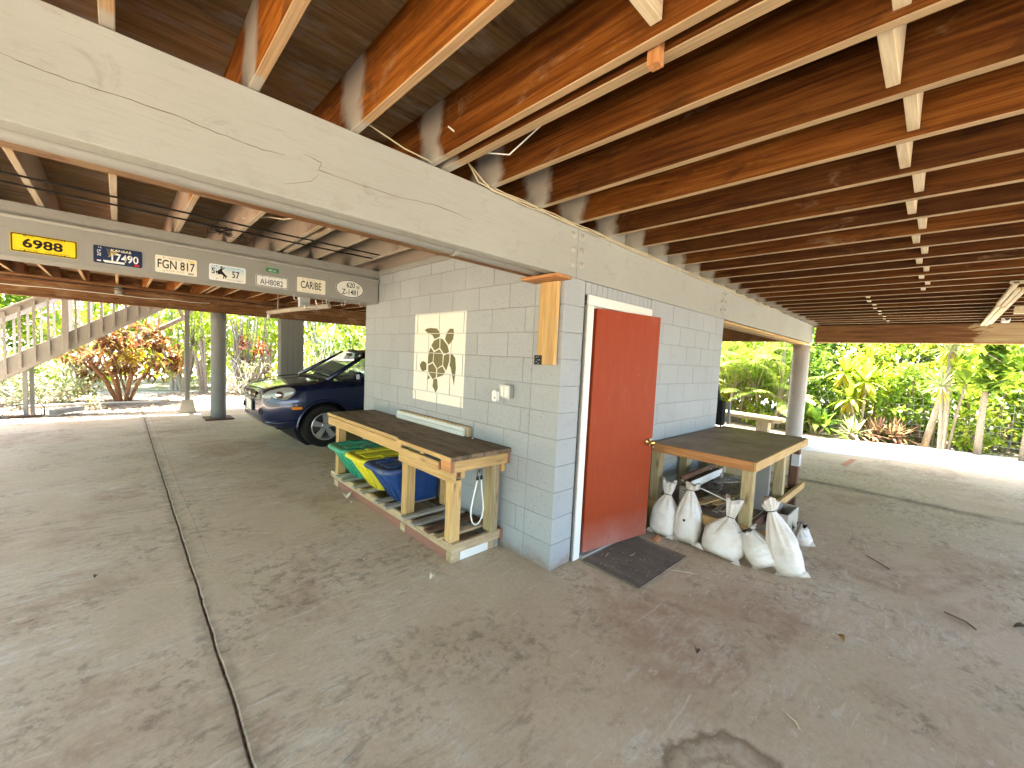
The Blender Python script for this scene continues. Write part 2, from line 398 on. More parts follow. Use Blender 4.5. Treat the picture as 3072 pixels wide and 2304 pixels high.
# ------------------------------------------------------------------ the setting
floor = MB(); floor.box((1.0, 1.0, -.082), (20, 18.3, .14))
floor = tag(floor.build('floor', M_joint), kind='structure')
def slab(x0, x1, y0, y1, z1=0.):
    # subdivided sheet with slightly ragged long edges
    m = MB(); n = 420; vs = []; fs = []
    for j in range(n+1):
        y = y0+(y1-y0)*j/n
        e0 = .007*mnoise.noise(Vector((x0*3, y*2.5, 0)))+.013*max(0, mnoise.noise(Vector((x0*3, y*19, 1))))+.006*max(0, mnoise.noise(Vector((x0*3, y*55, 4))))
        e1 = .007*mnoise.noise(Vector(((x1+.013)*3, y*2.5, 0)))-.006*max(0, mnoise.noise(Vector((x1*3+9, y*17, 1))))
        for x, dz in ((x0+e0, -.05), (x0+e0, -.006), (x0+e0+.006, 0), (x1+e1-.006, 0), (x1+e1, -.006), (x1+e1, -.05)):
            vs.append((x, y, z1+dz))
    for j in range(n):
        for k in range(5):
            a0 = j*6+k; fs.append((a0, a0+1, a0+7, a0+6))
    m.add(vs, [f[::-1] for f in fs]); return m.build('slab', M_floor, floor)
slab(-8.8, -2.005, -8.0, 10.12); slab(-1.997, 5.045, -8.0, 10.12); slab(5.058, 9.02, -8.0, 10.12)
# narrow saw line beside the joint is shallow relief
m = MB(); m.tube([(-1.882, .9, -.001), (-1.884, 1.6, -.001), (-1.89, 3.4, -.001), (-1.90, 9.6, -.001)], [.0004, .0012, .002, .0022], 5)
m.build('saw_cut', M_joint, floor)

def mat_ground():
    a = NM('garden_soil'); p = a.pos()
    n1 = a.noise(p, .8, 5, .6); n2 = a.noise(p, 9, 6, .7); n3 = a.noise(p, 45, 4, .7)
    c = a.ramp(n2, [(.3, (.08, .062, .042)), (.5, (.20, .17, .125)), (.7, (.38, .34, .275))])
    c = a.mix(a.ramp(n1, [(.45, 0.), (.62, .8)]), c, (.42, .40, .35))
    return a.fin(c, .95, a.bump(a.math('ADD', n2, n3), .8, .03))
M_ground = mat_ground()
g = MB(); N = 90
def gz(x, y):
    d = max(0, max(abs(x-1)-10.2, abs(y-1)-9.2))
    t = min(1, d/2.5)
    return -.075 + t*(.07*mnoise.noise(Vector((x*.35, y*.35, 3))) + .02*mnoise.noise(Vector((x*1.7, y*1.7, 5))) + .03) 
xs = [-300, -120, -60, -35] + [-25+i*.62 for i in range(84)] + [35, 60, 120, 300]
ys = [-300, -120, -60, -35] + [-25+i*.62 for i in range(84)] + [35, 60, 120, 300]
vs = [(x, y, gz(x, y)) for y in ys for x in xs]; W = len(xs)
g.add(vs, [(j*W+i, j*W+i+1, (j+1)*W+i+1, (j+1)*W+i) for j in range(len(ys)-1) for i in range(W-1)])
tag(g.build('ground', M_ground, smooth=True), kind='structure')
def mat_strip():
    a = NM('sun_bleached_concrete'); p = a.pos(); n = a.noise(p, 3, 6, .65); n2 = a.noise(p, 40, 4)
    return a.fin(a.ramp(n, [(.3, (.44, .42, .38)), (.7, (.60, .585, .545))]), .9, a.bump(n2, .3, .004))
m = MB()
near = [(7.45, 3.5), (7.62, .6), (7.78, -.21), (8.2, -1.2), (8.66, -2.5), (8.85, -3.3), (9.1, -8)]
far = [(9.7, 3.5), (9.75, .6), (9.95, -.1), (10.5, -.9), (10.95, -1.6), (11.15, -2.4), (11.3, -3.35), (11.6, -8)]
m.prism(near + far[::-1], -.06, .006)
tag(m.build('path', mat_strip()), kind='structure')
m = MB()
lw = [(x-.035, y) for x, y in near[1:6]]
m.prism(lw + [(x+.02, y) for x, y in lw][::-1], .001, .0075)
m.build('edge_strip', plain('pale_edge_line', (.6, .55, .45), .8), bpy.data.objects['path'])
m = MB(); m.box((0, 0, 0), (.85, .09, .002), M=T(7.25, -.95, .004) @ RZ(-.06))
m.build('painted_mark', plain('faded_orange_paint', (.50, .22, .13), .8), floor)

# ceiling: deck panels, joists, blocking
CX0, CX1, CY0, CY1 = -5.6, 8.68, -5.9, 10.15
m = MB(); m.box(((CX0+CX1)/2, (CY0+CY1)/2, 3.06), (CX1-CX0, CY1-CY0, .26))
ceiling = tag(m.build('ceiling', M_plydeck), kind='structure')
i = 0
y = CY0
while y < CY1-.1:
    y2 = min(y+1.22, CY1); x = CX0 - (1.22 if i % 2 else 0)
    while x < CX1-.05:
        a0, a1 = max(x, CX0), min(x+2.44, CX1)
        if a1-a0 > .05: bx('panel', a0+.002, a1-.002, y+.002, y2-.002, 2.908, 2.926, M_plydeck, ceiling, 0.001)
        x += 2.44
    y = y2; i += 1
JZ0, JZ1 = 2.617, 2.905
JX = [-2.375+.4064*k for k in range(-7, 28)]
def fascia():
    bx('fascia', CX0, CX1, CY0-.04, CY0-.002, 2.6, 3.19, M_brown, ceiling)
    bx('fascia', CX1+.002, CX1+.04, CY0-.04, CY1+.04, 2.6, 3.19, M_brown, ceiling, axis='y')
    bx('fascia', CX0, CX1, CY1+.002, CY1+.04, 2.62, 3.19, M_brown, ceiling)
fascia()
for k, x in enumerate(JX):
    jit = .006*math.sin(k*2.7)
    bx('joist', x-.019+jit, x+.019+jit, CY0+.01, CY1-.01, JZ0+.001*(k % 3), JZ1, M_joist_lit if -2.6 < x < -.9 else (M_joist_shaded if x > .2 else M_joist), ceiling, .003, 'y')  # tone picked by position to paint brighter and dimmer bays
    nx = JX[k+1] if k+1 < len(JX) else None
    if nx is None: continue
    o = .02 if k % 2 else -.02
    mid0, mid1 = x+.03, nx-.03
    if k in (8, 9): yy = -1.26
    elif x < 4.45: yy = -1.76+o
    else: yy = -1.2+o*.6
    if x > -1.6 or k < 5:
        bx('blocking', mid0-.004, mid1+.004, yy-.019, yy+.019, 2.645, 2.899, M_blocking, ceiling, .002)
    if x > .3:
        bx('blocking', mid0-.004, mid1+.004, .05, .088, 2.62, 2.899, M_beam, ceiling, .002)
    if k % 4 == 1:
        bx('blocking', mid0-.004, mid1+.004, 6.0, 6.038, 2.64, 2.899, M_joist, ceiling, .002)
# the doubled-up joist with its little packer
bx('joist', -1.085, -1.035, CY0+.01, CY1-.01, 2.62, 2.71, M_joist, ceiling, .003, 'y')
bx('packer', -1.12, -1.08, -1.24, -1.20, 2.58, 2.66, M_cedar, ceiling, .002, 'z')
# light battens nailed under the joists at the right
for (yy, x0, x1, zz) in ((-2.40, 4.0, 5.7, 2.59), (-2.445, 4.4, 5.75, 2.585), (-2.49, 4.4, 8.3, 2.588), (-2.40, 5.62, 8.32, 2.565), (-2.445, 5.72, 8.3, 2.562)):
    bx('batten', x0, x1, yy-.019, yy+.019, zz-.016, zz+.016, M_blocking, ceiling, .002)
for yy in (-2.62, -2.72, -2.83):
    bx('batten', 6.2, 6.24+.06, yy-.05, yy+.045, 2.52, 2.615, M_blocking, ceiling, .002)
bx('batten', 4.0, 4.04, -2.62, -2.36, 2.585, 2.612, M_blocking, ceiling, .002, 'y')

# ------------------------------------------------------------------ beams
BZ0, BZ1 = 2.224, 2.614
b1 = thing('timber_beam', 'wide pale painted beam crossing above the red door, cracked along its face', 'beam', (0, 0, BZ0))
for x0, x1, z0, th in ((-5.55, .118, 2.238, .085), (.124, 3.128, 2.2365, .13), (3.134, 8.52, 2.2365, .13)):
    bx('face_board', x0, x1, 0.0, th, z0, BZ1, M_beam, b1, .004)
bx('back_board', -5.55, -.02, .205, .30, 2.242, 2.61, M_brown, b1, .003)
bx('back_board', 3.22, 8.5, .14, .24, 2.19, 2.61, M_brown, b1, .003)
bx('sill_strip', 3.22, 8.3, .0, .135, 2.196, 2.222, M_pine, b1, .002)
M_crack = plain('dark_crack', (.13, .10, .07), .95)
for pts in ([(-2.595, 2.423), (-2.558, 2.416), (-2.46, 2.412), (-2.357, 2.415), (-2.211, 2.416), (-2.112, 2.405), (-2.004, 2.402), (-1.941, 2.399), (-1.858, 2.407)],
            [(-1.787, 2.438), (-1.712, 2.427), (-1.726, 2.392), (-1.579, 2.391), (-1.347, 2.393), (-1.131, 2.416), (-0.878, 2.403)],
            [(-1.726, 2.373), (-1.754, 2.335), (-1.857, 2.292)], [(-3.2, 2.44), (-2.9, 2.43), (-2.595, 2.423)]):
    q = []
    for (p0, p1) in zip(pts, pts[1:]):
        for t in (0, .25, .5, .75): q.append((p0[0]+(p1[0]-p0[0])*t, p0[1]+(p1[1]-p0[1])*t+random.uniform(-.002, .002)))
    q.append(pts[-1])
    m = MB(); rr = [max(.0006, random.uniform(.0007, .0016)*min(1, .3+min(i, len(q)-1-i)/4)) for i in range(len(q))]
    m.tube([(x, -.0006, z) for x, z in q], rr, 5); m.build('crack', M_crack, b1)
M_bolt = plain('painted_steel_bolt', (.42, .40, .35), .45, .3)
for sx in (.121, 3.131):
    for dx in (-.055, .055):
        for zz in (2.545, 2.44, 2.338):
            m = MB(); z2 = zz + (.006 if dx > 0 else 0)
            m.lathe([(.026, 0), (.026, .004), (.022, .006), (.015, .007), (.015, .013), (.011, .018), (.0, .02)], 14, T(sx+dx, 0, z2) @ RX(math.pi/2), caps=False)
            m.build('bolt', M_bolt, b1)
b2 = thing('timber_beam', 'grey painted beam carrying the row of licence plates', 'beam', (-3, 3, BZ0))
Y2 = 2.998
bx('face_board', -5.55, -.004, Y2, Y2+.33, 2.206, 2.612, M_greytrim, b2, .006)
bx('cap_board', -5.55, -.004, Y2-.02, Y2-.001, 2.535, 2.61, M_greytrim, b2, .005)
bx('base_strip', -5.55, -.10, Y2-.004, Y2-.0005, 2.206, 2.222, M_greytrim, b2, .001)
b3 = thing('timber_beam', 'dark brown stained beam behind the parked car, resting on the columns', 'beam', (0, 8.6, 2.25))
for x0, x1, z0, z1 in ((-5.55, -.83, 2.25, 2.43), (-.825, 8.5, 2.25, 2.425), (-5.55, -.83, 2.434, 2.61), (-.825, 8.5, 2.429, 2.61)):
    bx('plank', x0, x1, 8.6, 8.74, z0, z1, M_brown, b3, .004)
bx('face_strip', -5.55, 8.5, 8.575, 8.598, 2.25, 2.275, M_brown, b3, .003)
m = MB(); m.lathe([(.06, 0), (.06, .13)], 14, T(-2.35, 8.52, 2.42)); m.build('pipe_stub', M_greytrim, b3)
b4 = thing('timber_beam', 'brown beam at the garden edge, bleached pale at one end', 'beam', (8.5, -2, 2.27))
bx('face_board', 8.5, 8.62, -5.85, -.05, 2.27, 2.612, M_brownpale, b4, .004, 'y')
bx('drip_strip', 8.49, 8.63, -5.85, -.05, 2.25, 2.266, M_pine, b4, .002, 'y')
b5 = thing('timber_beam', 'brown beam end running past the concrete column beside the wooden bench', 'beam', (8.5, 4, 2.27))
bx('face_board', 8.5, 8.62, .34, 8.56, 2.27, 2.612, M_brown, b5, .004, 'y')

# ------------------------------------------------------------------ block walls
H = .2032
tw = thing('block_wall', 'grey painted block wall with the turtle mural', 'wall', (0, 1.7, 0))
m = MB(); m.box((.10325, 1.677, 1.30), (.1995, 3.345, 2.60)); m.build('mortar', M_mortar, tw)
ev = [.295, .588, .993, 1.40, 1.808, 2.216, 2.645, 3.062, 3.356]
od = [.295, .396, .803, 1.205, 1.62, 2.04, 2.44, 2.855, 3.068, 3.356]
BLK = {}      # block rectangles on the mural wall, for painting the mural block by block
_blkmesh = {}
def block(parent, dx, dy, dz, M):
    k = (round(dx, 3), round(dy, 3), round(dz, 3))
    if k not in _blkmesh:
        b = MB(); b.box((0, 0, 0), k, .0025); _blkmesh[k] = b.mesh('block')
    return link('block', _blkmesh[k], M_block, parent, M)
JT = .0022
rects = []
for c in range(13):
    z1 = 11*H - (c-2)*H if False else None
for c in range(-2, 11):
    zt, zb = 11*H - c*H, 11*H-(c+1)*H
    if c == -2: zt = 2.60
    js = ev if c % 2 == 0 else od
    if c < 0: js = [.05, .396, .80, 1.206, 1.617, 2.035, 2.451, 2.855, 2.99] if c == -1 else [.05, .588, .993, 1.40, 1.808, 2.216, 2.645, 2.99]
    if c >= 0:
        block(tw, .245-JT, js[0]-JT, zt-zb-2*JT, T(.1225-JT/2, js[0]/2-JT/2, (zt+zb)/2 + (.0 if c < 10 else .0)))
        rects.append((0, js[0]-JT, zb+JT, zt-JT))
    for a0, a1 in zip(js, js[1:]):
        pr = random.uniform(-.0008, .0008)
        block(tw, .05, a1-a0-2*JT, zt-zb-2*JT, T(.025+pr, (a0+a1)/2, (zt+zb)/2))
        rects.append((a0+JT, a1-JT, zb+JT, zt-JT))
bx('trim_board', -.022, -.001, .34, 2.97, 2.552, 2.612, M_greytrim, tw, .004, 'y')
dw = thing('block_wall', 'grey painted block wall around the red door', 'wall', (1.6, 0, 0))
m = MB(); m.box((2.247, .10325, 1.115), (1.905, .1995, 2.225)); m.build('mortar', M_mortar, dw)
evd = [1.30, 1.37, 1.775, 2.163, 2.56, 2.955, 3.205]; odd = [1.30, 1.573, 1.97, 2.37, 2.765, 2.957, 3.205]
for c in range(0, 11):
    zt, zb = 11*H - c*H, 11*H-(c+1)*H
    js = evd if c % 2 == 0 else odd
    for a0, a1 in zip(js, js[1:]):
        block(dw, a1-a0-2*JT, .05, zt-zb-2*JT, T((a0+a1)/2, .025+random.uniform(-.0008, .0008), (zt+zb)/2))
# soldier course over the door
xx = .252; wds = [.045, .07, .075, .075, .075, .075, .075, .075, .075, .075, .075, .075, .075, .075, .0]
m = MB(); m.box((.77, .105, 2.19), (1.04, .17, .085)); m.build('lintel', M_mortar, dw)
while xx < 1.29:
    x2 = min(xx+.0745, 1.297)
    block(dw, x2-xx-.004, .05, .094, T((xx+x2)/2, .027, 2.1855)); xx = x2
# rear and far walls of the little room, seen only from the side
rw = thing('block_wall', 'grey painted end wall of the block room beside the black folded chair', 'wall', (3.2, 1.7, 0))
m = MB(); m.box((3.105, 1.78, 1.115), (.19, 3.14, 2.225)); m.build('wall_core', M_mortar, rw)
for c in range(11):
    zt, zb = 11*H - c*H, 11*H-(c+1)*H; y0 = .055 + (.2 if c % 2 else 0)
    cuts = [.055] + [y0+.4064*k+.2 for k in range(9) if y0+.4064*k+.2 < 3.25] + [3.35]
    for a0, a1 in zip(cuts, cuts[1:]):
        block(rw, .05, a1-a0-2*JT, zt-zb-2*JT, T(3.18, (a0+a1)/2, (zt+zb)/2))
bw = thing('block_wall', 'grey painted back wall of the block room beside the parked car', 'wall', (1.6, 3.3, 0))
m = MB(); m.box((1.6, 3.24, 1.115), (2.78, .16, 2.225)); m.build('wall_core', M_mortar, bw)
for c in range(11):
    zt, zb = 11*H - c*H, 11*H-(c+1)*H; x0 = .052 + (.2 if c % 2 else 0)
    cuts = [.052] + [x0+.4064*k+.2 for k in range(9) if x0+.4064*k+.2 < 3.05] + [3.153]
    for a0, a1 in zip(cuts, cuts[1:]):
        block(bw, a1-a0-2*JT, .05, zt-zb-2*JT, T((a0+a1)/2, 3.331, (zt+zb)/2))

# mural, painted block by block so that the joints run through it
def clip(poly, x0, x1, y0, y1):
    def cut(P, ins, itx):
        out = []
        for i in range(len(P)):
            A, B = P[i-1], P[i]
            if ins(B):
                if not ins(A): out.append(itx(A, B))
                out.append(B)
            elif ins(A): out.append(itx(A, B))
        return out
    def ix(v): return lambda A, B: (v, A[1]+(B[1]-A[1])*(v-A[0])/(B[0]-A[0]))
    def iy(v): return lambda A, B: (A[0]+(B[0]-A[0])*(v-A[1])/(B[1]-A[1]), v)
    P = poly
    for ins, itx in ((lambda p: p[0] >= x0, ix(x0)), (lambda p: p[0] <= x1, ix(x1)), (lambda p: p[1] >= y0, iy(y0)), (lambda p: p[1] <= y1, iy(y1))):
        if not P: return []
        P = cut(P, ins, itx)
    return P
mural = thing('turtle_mural', 'olive turtle painted on a cream rectangle on the block wall', 'mural', (0, 1.63, 1.57))
M_cream = mat_paint('cream_mural_paint', (.77, .76, .67), .05, .2, .35, .6, dirtamt=.06)
M_olive = mat_paint('olive_mural_paint', (.165, .145, .062), .25, .2, .3, .6, dirt=(.30, .27, .15), dirtamt=.5)
PM = Matrix(((0, 0, -1, 0), (1, 0, 0, 0), (0, 1, 0, 0), (0, 0, 0, 1)))   # (y, z, out) -> world
def painted(poly, lo, hi, mat, name, inset=.003):
    m = MB()
    for (y0, y1, z0, z1) in rects:
        q = clip(poly, y0+inset, y1-inset, z0+inset, z1-inset)
        if len(q) > 2: m.prism(q, lo, hi, PM)
    return m.build(name, mat, mural)
painted([(1.170, 1.115), (2.095, 1.112), (2.095, 2.04), (1.170, 2.04)], -.002, .0013, M_cream, 'background')
# paint down in the joints
m = MB()
for zj in [11*H-c*H for c in range(1, 6)]:
    m.prism([(1.172, zj-.0045), (2.093, zj-.0045), (2.093, zj+.0045), (1.172, zj+.0045)], -.0034, -.0024, PM)
m.build('joint_paint', M_cream, mural)
TURTLE = [
    ('flipper', [(1.892, 1.864), (1.85, 1.882), (1.773, 1.887), (1.659, 1.879), (1.597, 1.825), (1.61, 1.793), (1.697, 1.772), (1.737, 1.81), (1.839, 1.84)]),
    ('head', [(1.432, 1.874), (1.371, 1.873), (1.359, 1.831), (1.371, 1.769), (1.442, 1.713), (1.508, 1.768), (1.484, 1.832)]),
    ('shell_plate', [(1.753, 1.705), (1.703, 1.756), (1.616, 1.78), (1.606, 1.776), (1.603, 1.682), (1.689, 1.652)]),
    ('shell_plate', [(1.59, 1.78), (1.543, 1.768), (1.462, 1.709), (1.431, 1.646), (1.491, 1.622), (1.52, 1.625), (1.588, 1.68)]),
    ('shell_plate', [(1.764, 1.684), (1.706, 1.639), (1.719, 1.534), (1.81, 1.505), (1.808, 1.59), (1.788, 1.645)]),
    ('shell_plate', [(1.602, 1.668), (1.536, 1.615), (1.541, 1.509), (1.633, 1.471), (1.704, 1.535), (1.696, 1.635)]),
    ('shell_plate', [(1.519, 1.607), (1.423, 1.634), (1.422, 1.554), (1.467, 1.456), (1.526, 1.505)]),
    ('shell_plate', [(1.719, 1.521), (1.647, 1.466), (1.649, 1.375), (1.708, 1.354), (1.797, 1.428), (1.802, 1.492)]),
    ('shell_plate', [(1.54, 1.497), (1.487, 1.447), (1.513, 1.409), (1.627, 1.376), (1.625, 1.465)]),
    ('flipper', [(1.402, 1.634), (1.354, 1.612), (1.322, 1.586), (1.306, 1.489), (1.328, 1.322), (1.393, 1.492), (1.415, 1.511), (1.404, 1.555)]),
    ('hind_flipper', [(1.932, 1.529), (1.892, 1.535), (1.838, 1.516), (1.833, 1.444), (1.901, 1.424), (1.934, 1.438), (1.97, 1.488)]),
    ('tail', [(1.788, 1.395), (1.759, 1.367), (1.81, 1.334)]),
    ('hind_flipper', [(1.693, 1.355), (1.626, 1.368), (1.606, 1.278), (1.618, 1.244), (1.646, 1.22), (1.671, 1.252), (1.703, 1.274)])]
for nm, poly in TURTLE: painted(poly, -.001, .0026, M_olive, nm, .0015)
# ------------------------------------------------------------------ columns and posts
def round_column(x, y, r, z1, mat, label, plate=None):
    o = thing('concrete_column', label, 'column', (x, y, 0))
    m = MB(); prof = [(r*(1+.006*math.sin(i*1.7)), z1*i/12) for i in range(13)]
    m.lathe(prof, 28, T(x, y, 0)); m.build('shaft', mat, o, smooth=True)
    if plate: bx('base_plate', x-plate, x+plate, y-plate, y+plate, .004, .03, M_darkwood, o, .004)
    return o
round_column(-.838, 8.68, .137, 2.249, M_post, 'round grey column left of the parked car', .25)
round_column(8.42, .16, .158, 2.19, M_column, 'round weathered column between the block room and the garden')
round_column(8.55, -5.7, .158, 2.249, M_column, 'round weathered column at the far garden corner')
bc = thing('clad_column', 'square grey column clad in vertical boards behind the parked car', 'column', (.6, 8.64, 0))
bx('core', .37, .79, 8.62, 8.86, .02, 2.248, M_post, bc, .004, 'z')
xs_ = [.355, .475, .59, .69, .805]
for a0, a1 in zip(xs_, xs_[1:]): bx('board', a0+.002, a1-.002, 8.592, 8.618, .0, 2.248, M_post, bc, .003, 'z')
bx('corner_board', .335, .353, 8.60, 8.88, .0, 2.248, M_post, bc, .003, 'z')
bx('corner_board', .807, .825, 8.60, 8.88, .0, 2.248, M_post, bc, .003, 'z')
sp = thing('slim_post', 'slim square grey post standing on a tapered concrete pier', 'post', (-1.25, 9.85, 0))
m = MB(); s0, s1, hz = .15, .095, .31
m.add([(-s0, -s0, 0), (s0, -s0, 0), (s0, s0, 0), (-s0, s0, 0), (-s1, -s1, hz), (s1, -s1, hz), (s1, s1, hz), (-s1, s1, hz)],
      [(3, 2, 1, 0), (4, 5, 6, 7), (0, 1, 5, 4), (1, 2, 6, 5), (2, 3, 7, 6), (3, 0, 4, 7)], T(-1.25, 9.87, -.01))
m.build('pier', M_pier, sp)
bx('shaft', -1.292, -1.208, 9.83, 9.91, .30, 2.62, M_post, sp, .004, 'z')

# ------------------------------------------------------------------ stairs
st = thing('staircase', 'grey timber staircase with slatted railings rising behind the beam', 'staircase', (-3.7, 10.9, 0))
SL = .692; ang = math.atan(SL)
def sz(x): return .69 + SL*(x+4.0)         # lower edge of the stringer
XA, XB = -5.0, -1.02
for yy in (10.42, 11.36):
    a_, b_ = Vector((XA, yy, sz(XA)+.2)), Vector((XB, yy, sz(XB)+.2))
    board('stringer', a_, b_, .045, .40*math.cos(ang), M_stair, st)
    board('hand_rail', a_+Vector((0, 0, 1.13)), Vector((XB-.4, yy, sz(XB-.4)+.2+1.13)), .10, .035, M_stair, st)
    board('upper_rail', a_+Vector((0, 0, 1.05)), Vector((XB-.4, yy, sz(XB-.4)+.2+1.05)), .035, .12, M_stair, st)
    sgn = -1 if yy < 11 else 1
    for k in range(16):
        x = -4.68 + .187*k
        if abs(x+3.14) < .06: continue
        if x > XB-.2: break
        bx('baluster', x-.019, x+.019, yy+sgn*.045-.019, yy+sgn*.045+.019, sz(x)+.09, sz(x)+1.27, M_stair, st, .002, 'z')
    bx('newel_post', -3.188, -3.098, yy+sgn*.07-.045, yy+sgn*.07+.045, sz(-3.14)+.06, sz(-3.14)+1.5, M_stair, st, .004, 'z')
for k in range(17):
    x = XA+.12+k*.235; z = sz(x)+.28
    if x > XB-.1: break
    bx('tread', x-.13, x+.13, 10.445, 11.335, z, z+.035, M_stair, st, .003, 'y')
bx('support_post', -3.735, -3.67, 10.43, 10.50, -.06, sz(-3.7)+.05, M_post, st, .003, 'z')
bx('support_post', -3.735, -3.67, 11.29, 11.36, -.06, sz(-3.7)+.05, M_post, st, .003, 'z')
bx('landing', -1.15, 3.0, 10.22, 11.4, 2.72, 2.9, M_stair, st, .004)

# ------------------------------------------------------------------ door
M_white = mat_paint('white_door_casing', (.76, .745, .69), .05, .05, 0, .5, dirtamt=.12)
def mat_door():
    a = NM('red_painted_door'); p = a.pos(); v = a.coord()
    g = a.noise(a.mapping(v, (14, 14, 1.2)), 3, 4, .6, .5); n = a.noise(p, 2.2, 5, .65)
    c = a.ramp(g, [(.3, (.26, .038, .010)), (.7, (.29, .046, .013))])
    z = a.sep(p)[2]
    lo = a.math('MULTIPLY', a.ramp(z, [(.0, 1.), (.32, .0)]), a.ramp(n, [(.35, .2), (.65, .9)]))
    c = a.mix(lo, c, (.38, .18, .145))
    c = a.mix(a.ramp(a.noise(a.mapping(p, (1, 1, .5)), 5, 6, .7, .6), [(.56, 0.), (.72, .3)]), c, (.36, .12, .07))
    c = a.mix(a.ramp(a.noise(a.mapping(p, (1, 1, .35), (3, 3, 3)), 7, 7, .75), [(.60, 0.), (.72, .35)]), c, (.17, .035, .014))
    c = a.mix(a.ramp(a.noise(p, 26, 3, .6), [(.70, 0.), (.78, .4)]), c, (.45, .28, .2))
    return a.fin(c, .55, a.bump(g, .12, .002), spec=.15)
M_door = mat_door()
df = thing('door_frame', 'white casing framing the red door', 'door frame', (.77, 0, 0))
bx('jamb_casing', .268, .345, -.022, -.001, 0.002, 2.055, M_white, df, .003, 'z')
bx('jamb_casing', 1.205, 1.282, -.022, -.001, 0.002, 2.055, M_white, df, .003, 'z')
bx('head_casing', .268, 1.282, -.023, -.001, 2.057, 2.135, M_white, df, .003)
bx('jamb', .300, .345, .0, .15, .002, 2.055, M_white, df, .002, 'z')
bx('jamb', 1.205, 1.29, .0, .15, .002, 2.055, M_white, df, .002, 'z')
bx('stop', .350, 1.203, .0, .15, 2.045, 2.056, M_white, df, .002)
bx('threshold', .347, 1.203, -.055, .16, .001, .028, M_pier, df, .004)
m = MB(); m.box((.258, -.006, 1.03), (.016, .01, 2.05)); m.build('caulk', plain('dark_caulk', (.16, .15, .14), .9), df)
da = -math.atan2(.135, .745)
door = thing('red_door', 'red painted slab door standing slightly open', 'door', (.378, -.012, 0), da)
DM = T(.378, -.012, 0) @ RZ(da)
m = MB(); m.box((.40, -.0, 1.043), (.80, .038, 2.0), .003); m.build('leaf', M_door, door, DM)
M_brass = plain('brass', (.60, .40, .13), .25, 1.0, .03); M_steel = plain('galvanised_steel', (.45, .45, .44), .45, .8)
m = MB()
m.lathe([(.033, 0), (.033, .004), (.028, .008), (.012, .010), (.011, .034), (.022, .042), (.028, .052), (.026, .064), (.015, .072), (0, .073)], 20, T(.735, -.019, .915) @ RX(math.pi/2), caps=False)
m.build('knob', M_brass, door, DM, True)
m = MB(); m.box((.775, -.024, .915), (.05, .006, .06), .002); m.box((.80, -.03, .885), (.012, .02, .05), .003); m.build('latch_plate', M_steel, door, DM)
m = MB(); m.box((0, 0, .0), (.04, .012, .05), .004); m.tube([(-.012, 0, .025), (-.012, 0, .045), (0, 0, .055), (.012, 0, .045), (.012, 0, .025)], .004, 8)
tag(m.build('padlock', plain('dark_padlock', (.05, .05, .055), .4, .6), None, T(1.19, -.15, .845) @ RZ(da)), 'small dark padlock hanging by the brass door knob', 'padlock')

# doormat
M_mat = NM('black_rubber_mat'); _p = M_mat.coord(); _w = M_mat.n('ShaderNodeTexWave', wave_type='BANDS'); _w.inputs['Scale'].default_value = 22; _w.inputs['Distortion'].default_value = .3
M_mat.l(_p, _w.inputs['Vector']); _n = M_mat.noise(_p, 4, 6, .7)
M_mat = M_mat.fin(M_mat.mix(M_mat.ramp(_n, [(.36, 0.), (.66, .85)]), (.11, .088, .07), (.30, .235, .175)), .9, M_mat.bump(_w.outputs[1], .6, .004))
dm = thing('doormat', 'ribbed dark rubber doormat in front of the red door', 'doormat', (.71, -.33, 0))
DMM = T(.71, -.325, .004) @ RZ(-.015)
m = MB(); m.box((0, 0, .003), (.78, .52, .007), .002); m.build('base', M_mat, dm, DMM)
m = MB()
for s in (-1, 1):
    m.box((0, s*.255, .006), (.78, .012, .010), .003); m.box((s*.385, 0, .0062), (.012, .50, .010), .003)
m.build('border', M_mat, dm, DMM)
rib = MB(); rib.box((0, 0, 0), (.755, .005, .004), .001); ribm = rib.mesh('rib')
for k in range(40): link('rib', ribm, M_mat, dm, DMM @ T(0, -.24+.0123*k, .0075))

# hanging plank at the corner with bracket and shim
hp = thing('hanging_plank', 'short yellow plank hanging at the wall corner below the beam', 'plank', (-.04, .12, 1.57))
bx('plank', -.052, -.012, .047, .204, 1.578, 2.196, M_pine, hp, .004, 'z')
bx('edge_strip', -.046, -.012, .035, .045, 1.579, 2.196, M_pine, hp, .002, 'z')
bx('shim', -.17, -.004, -.06, .30, 2.200, 2.224, M_cedar, hp, .004, 'y')
M_black = plain('black_metal', (.022, .022, .024), .5, .4)
m = MB(); m.box((-.0545, .185, 1.612), (.004, .075, .072), .001); m.box((-.035, .222, 1.612), (.04, .004, .072), .001); m.build('bracket', M_black, hp)
for dy, dz in ((0, 0), (.018, .02), (-.018, .0), (.016, -.014), (-.004, -.026), (-.002, .026)):
    m = MB(); m.lathe([(.0035, 0), (.003, .003), (0, .003)], 8, T(-.0565, .182+dy, 1.612+dz) @ RY(-math.pi/2), False); m.build('screw', M_steel, hp)

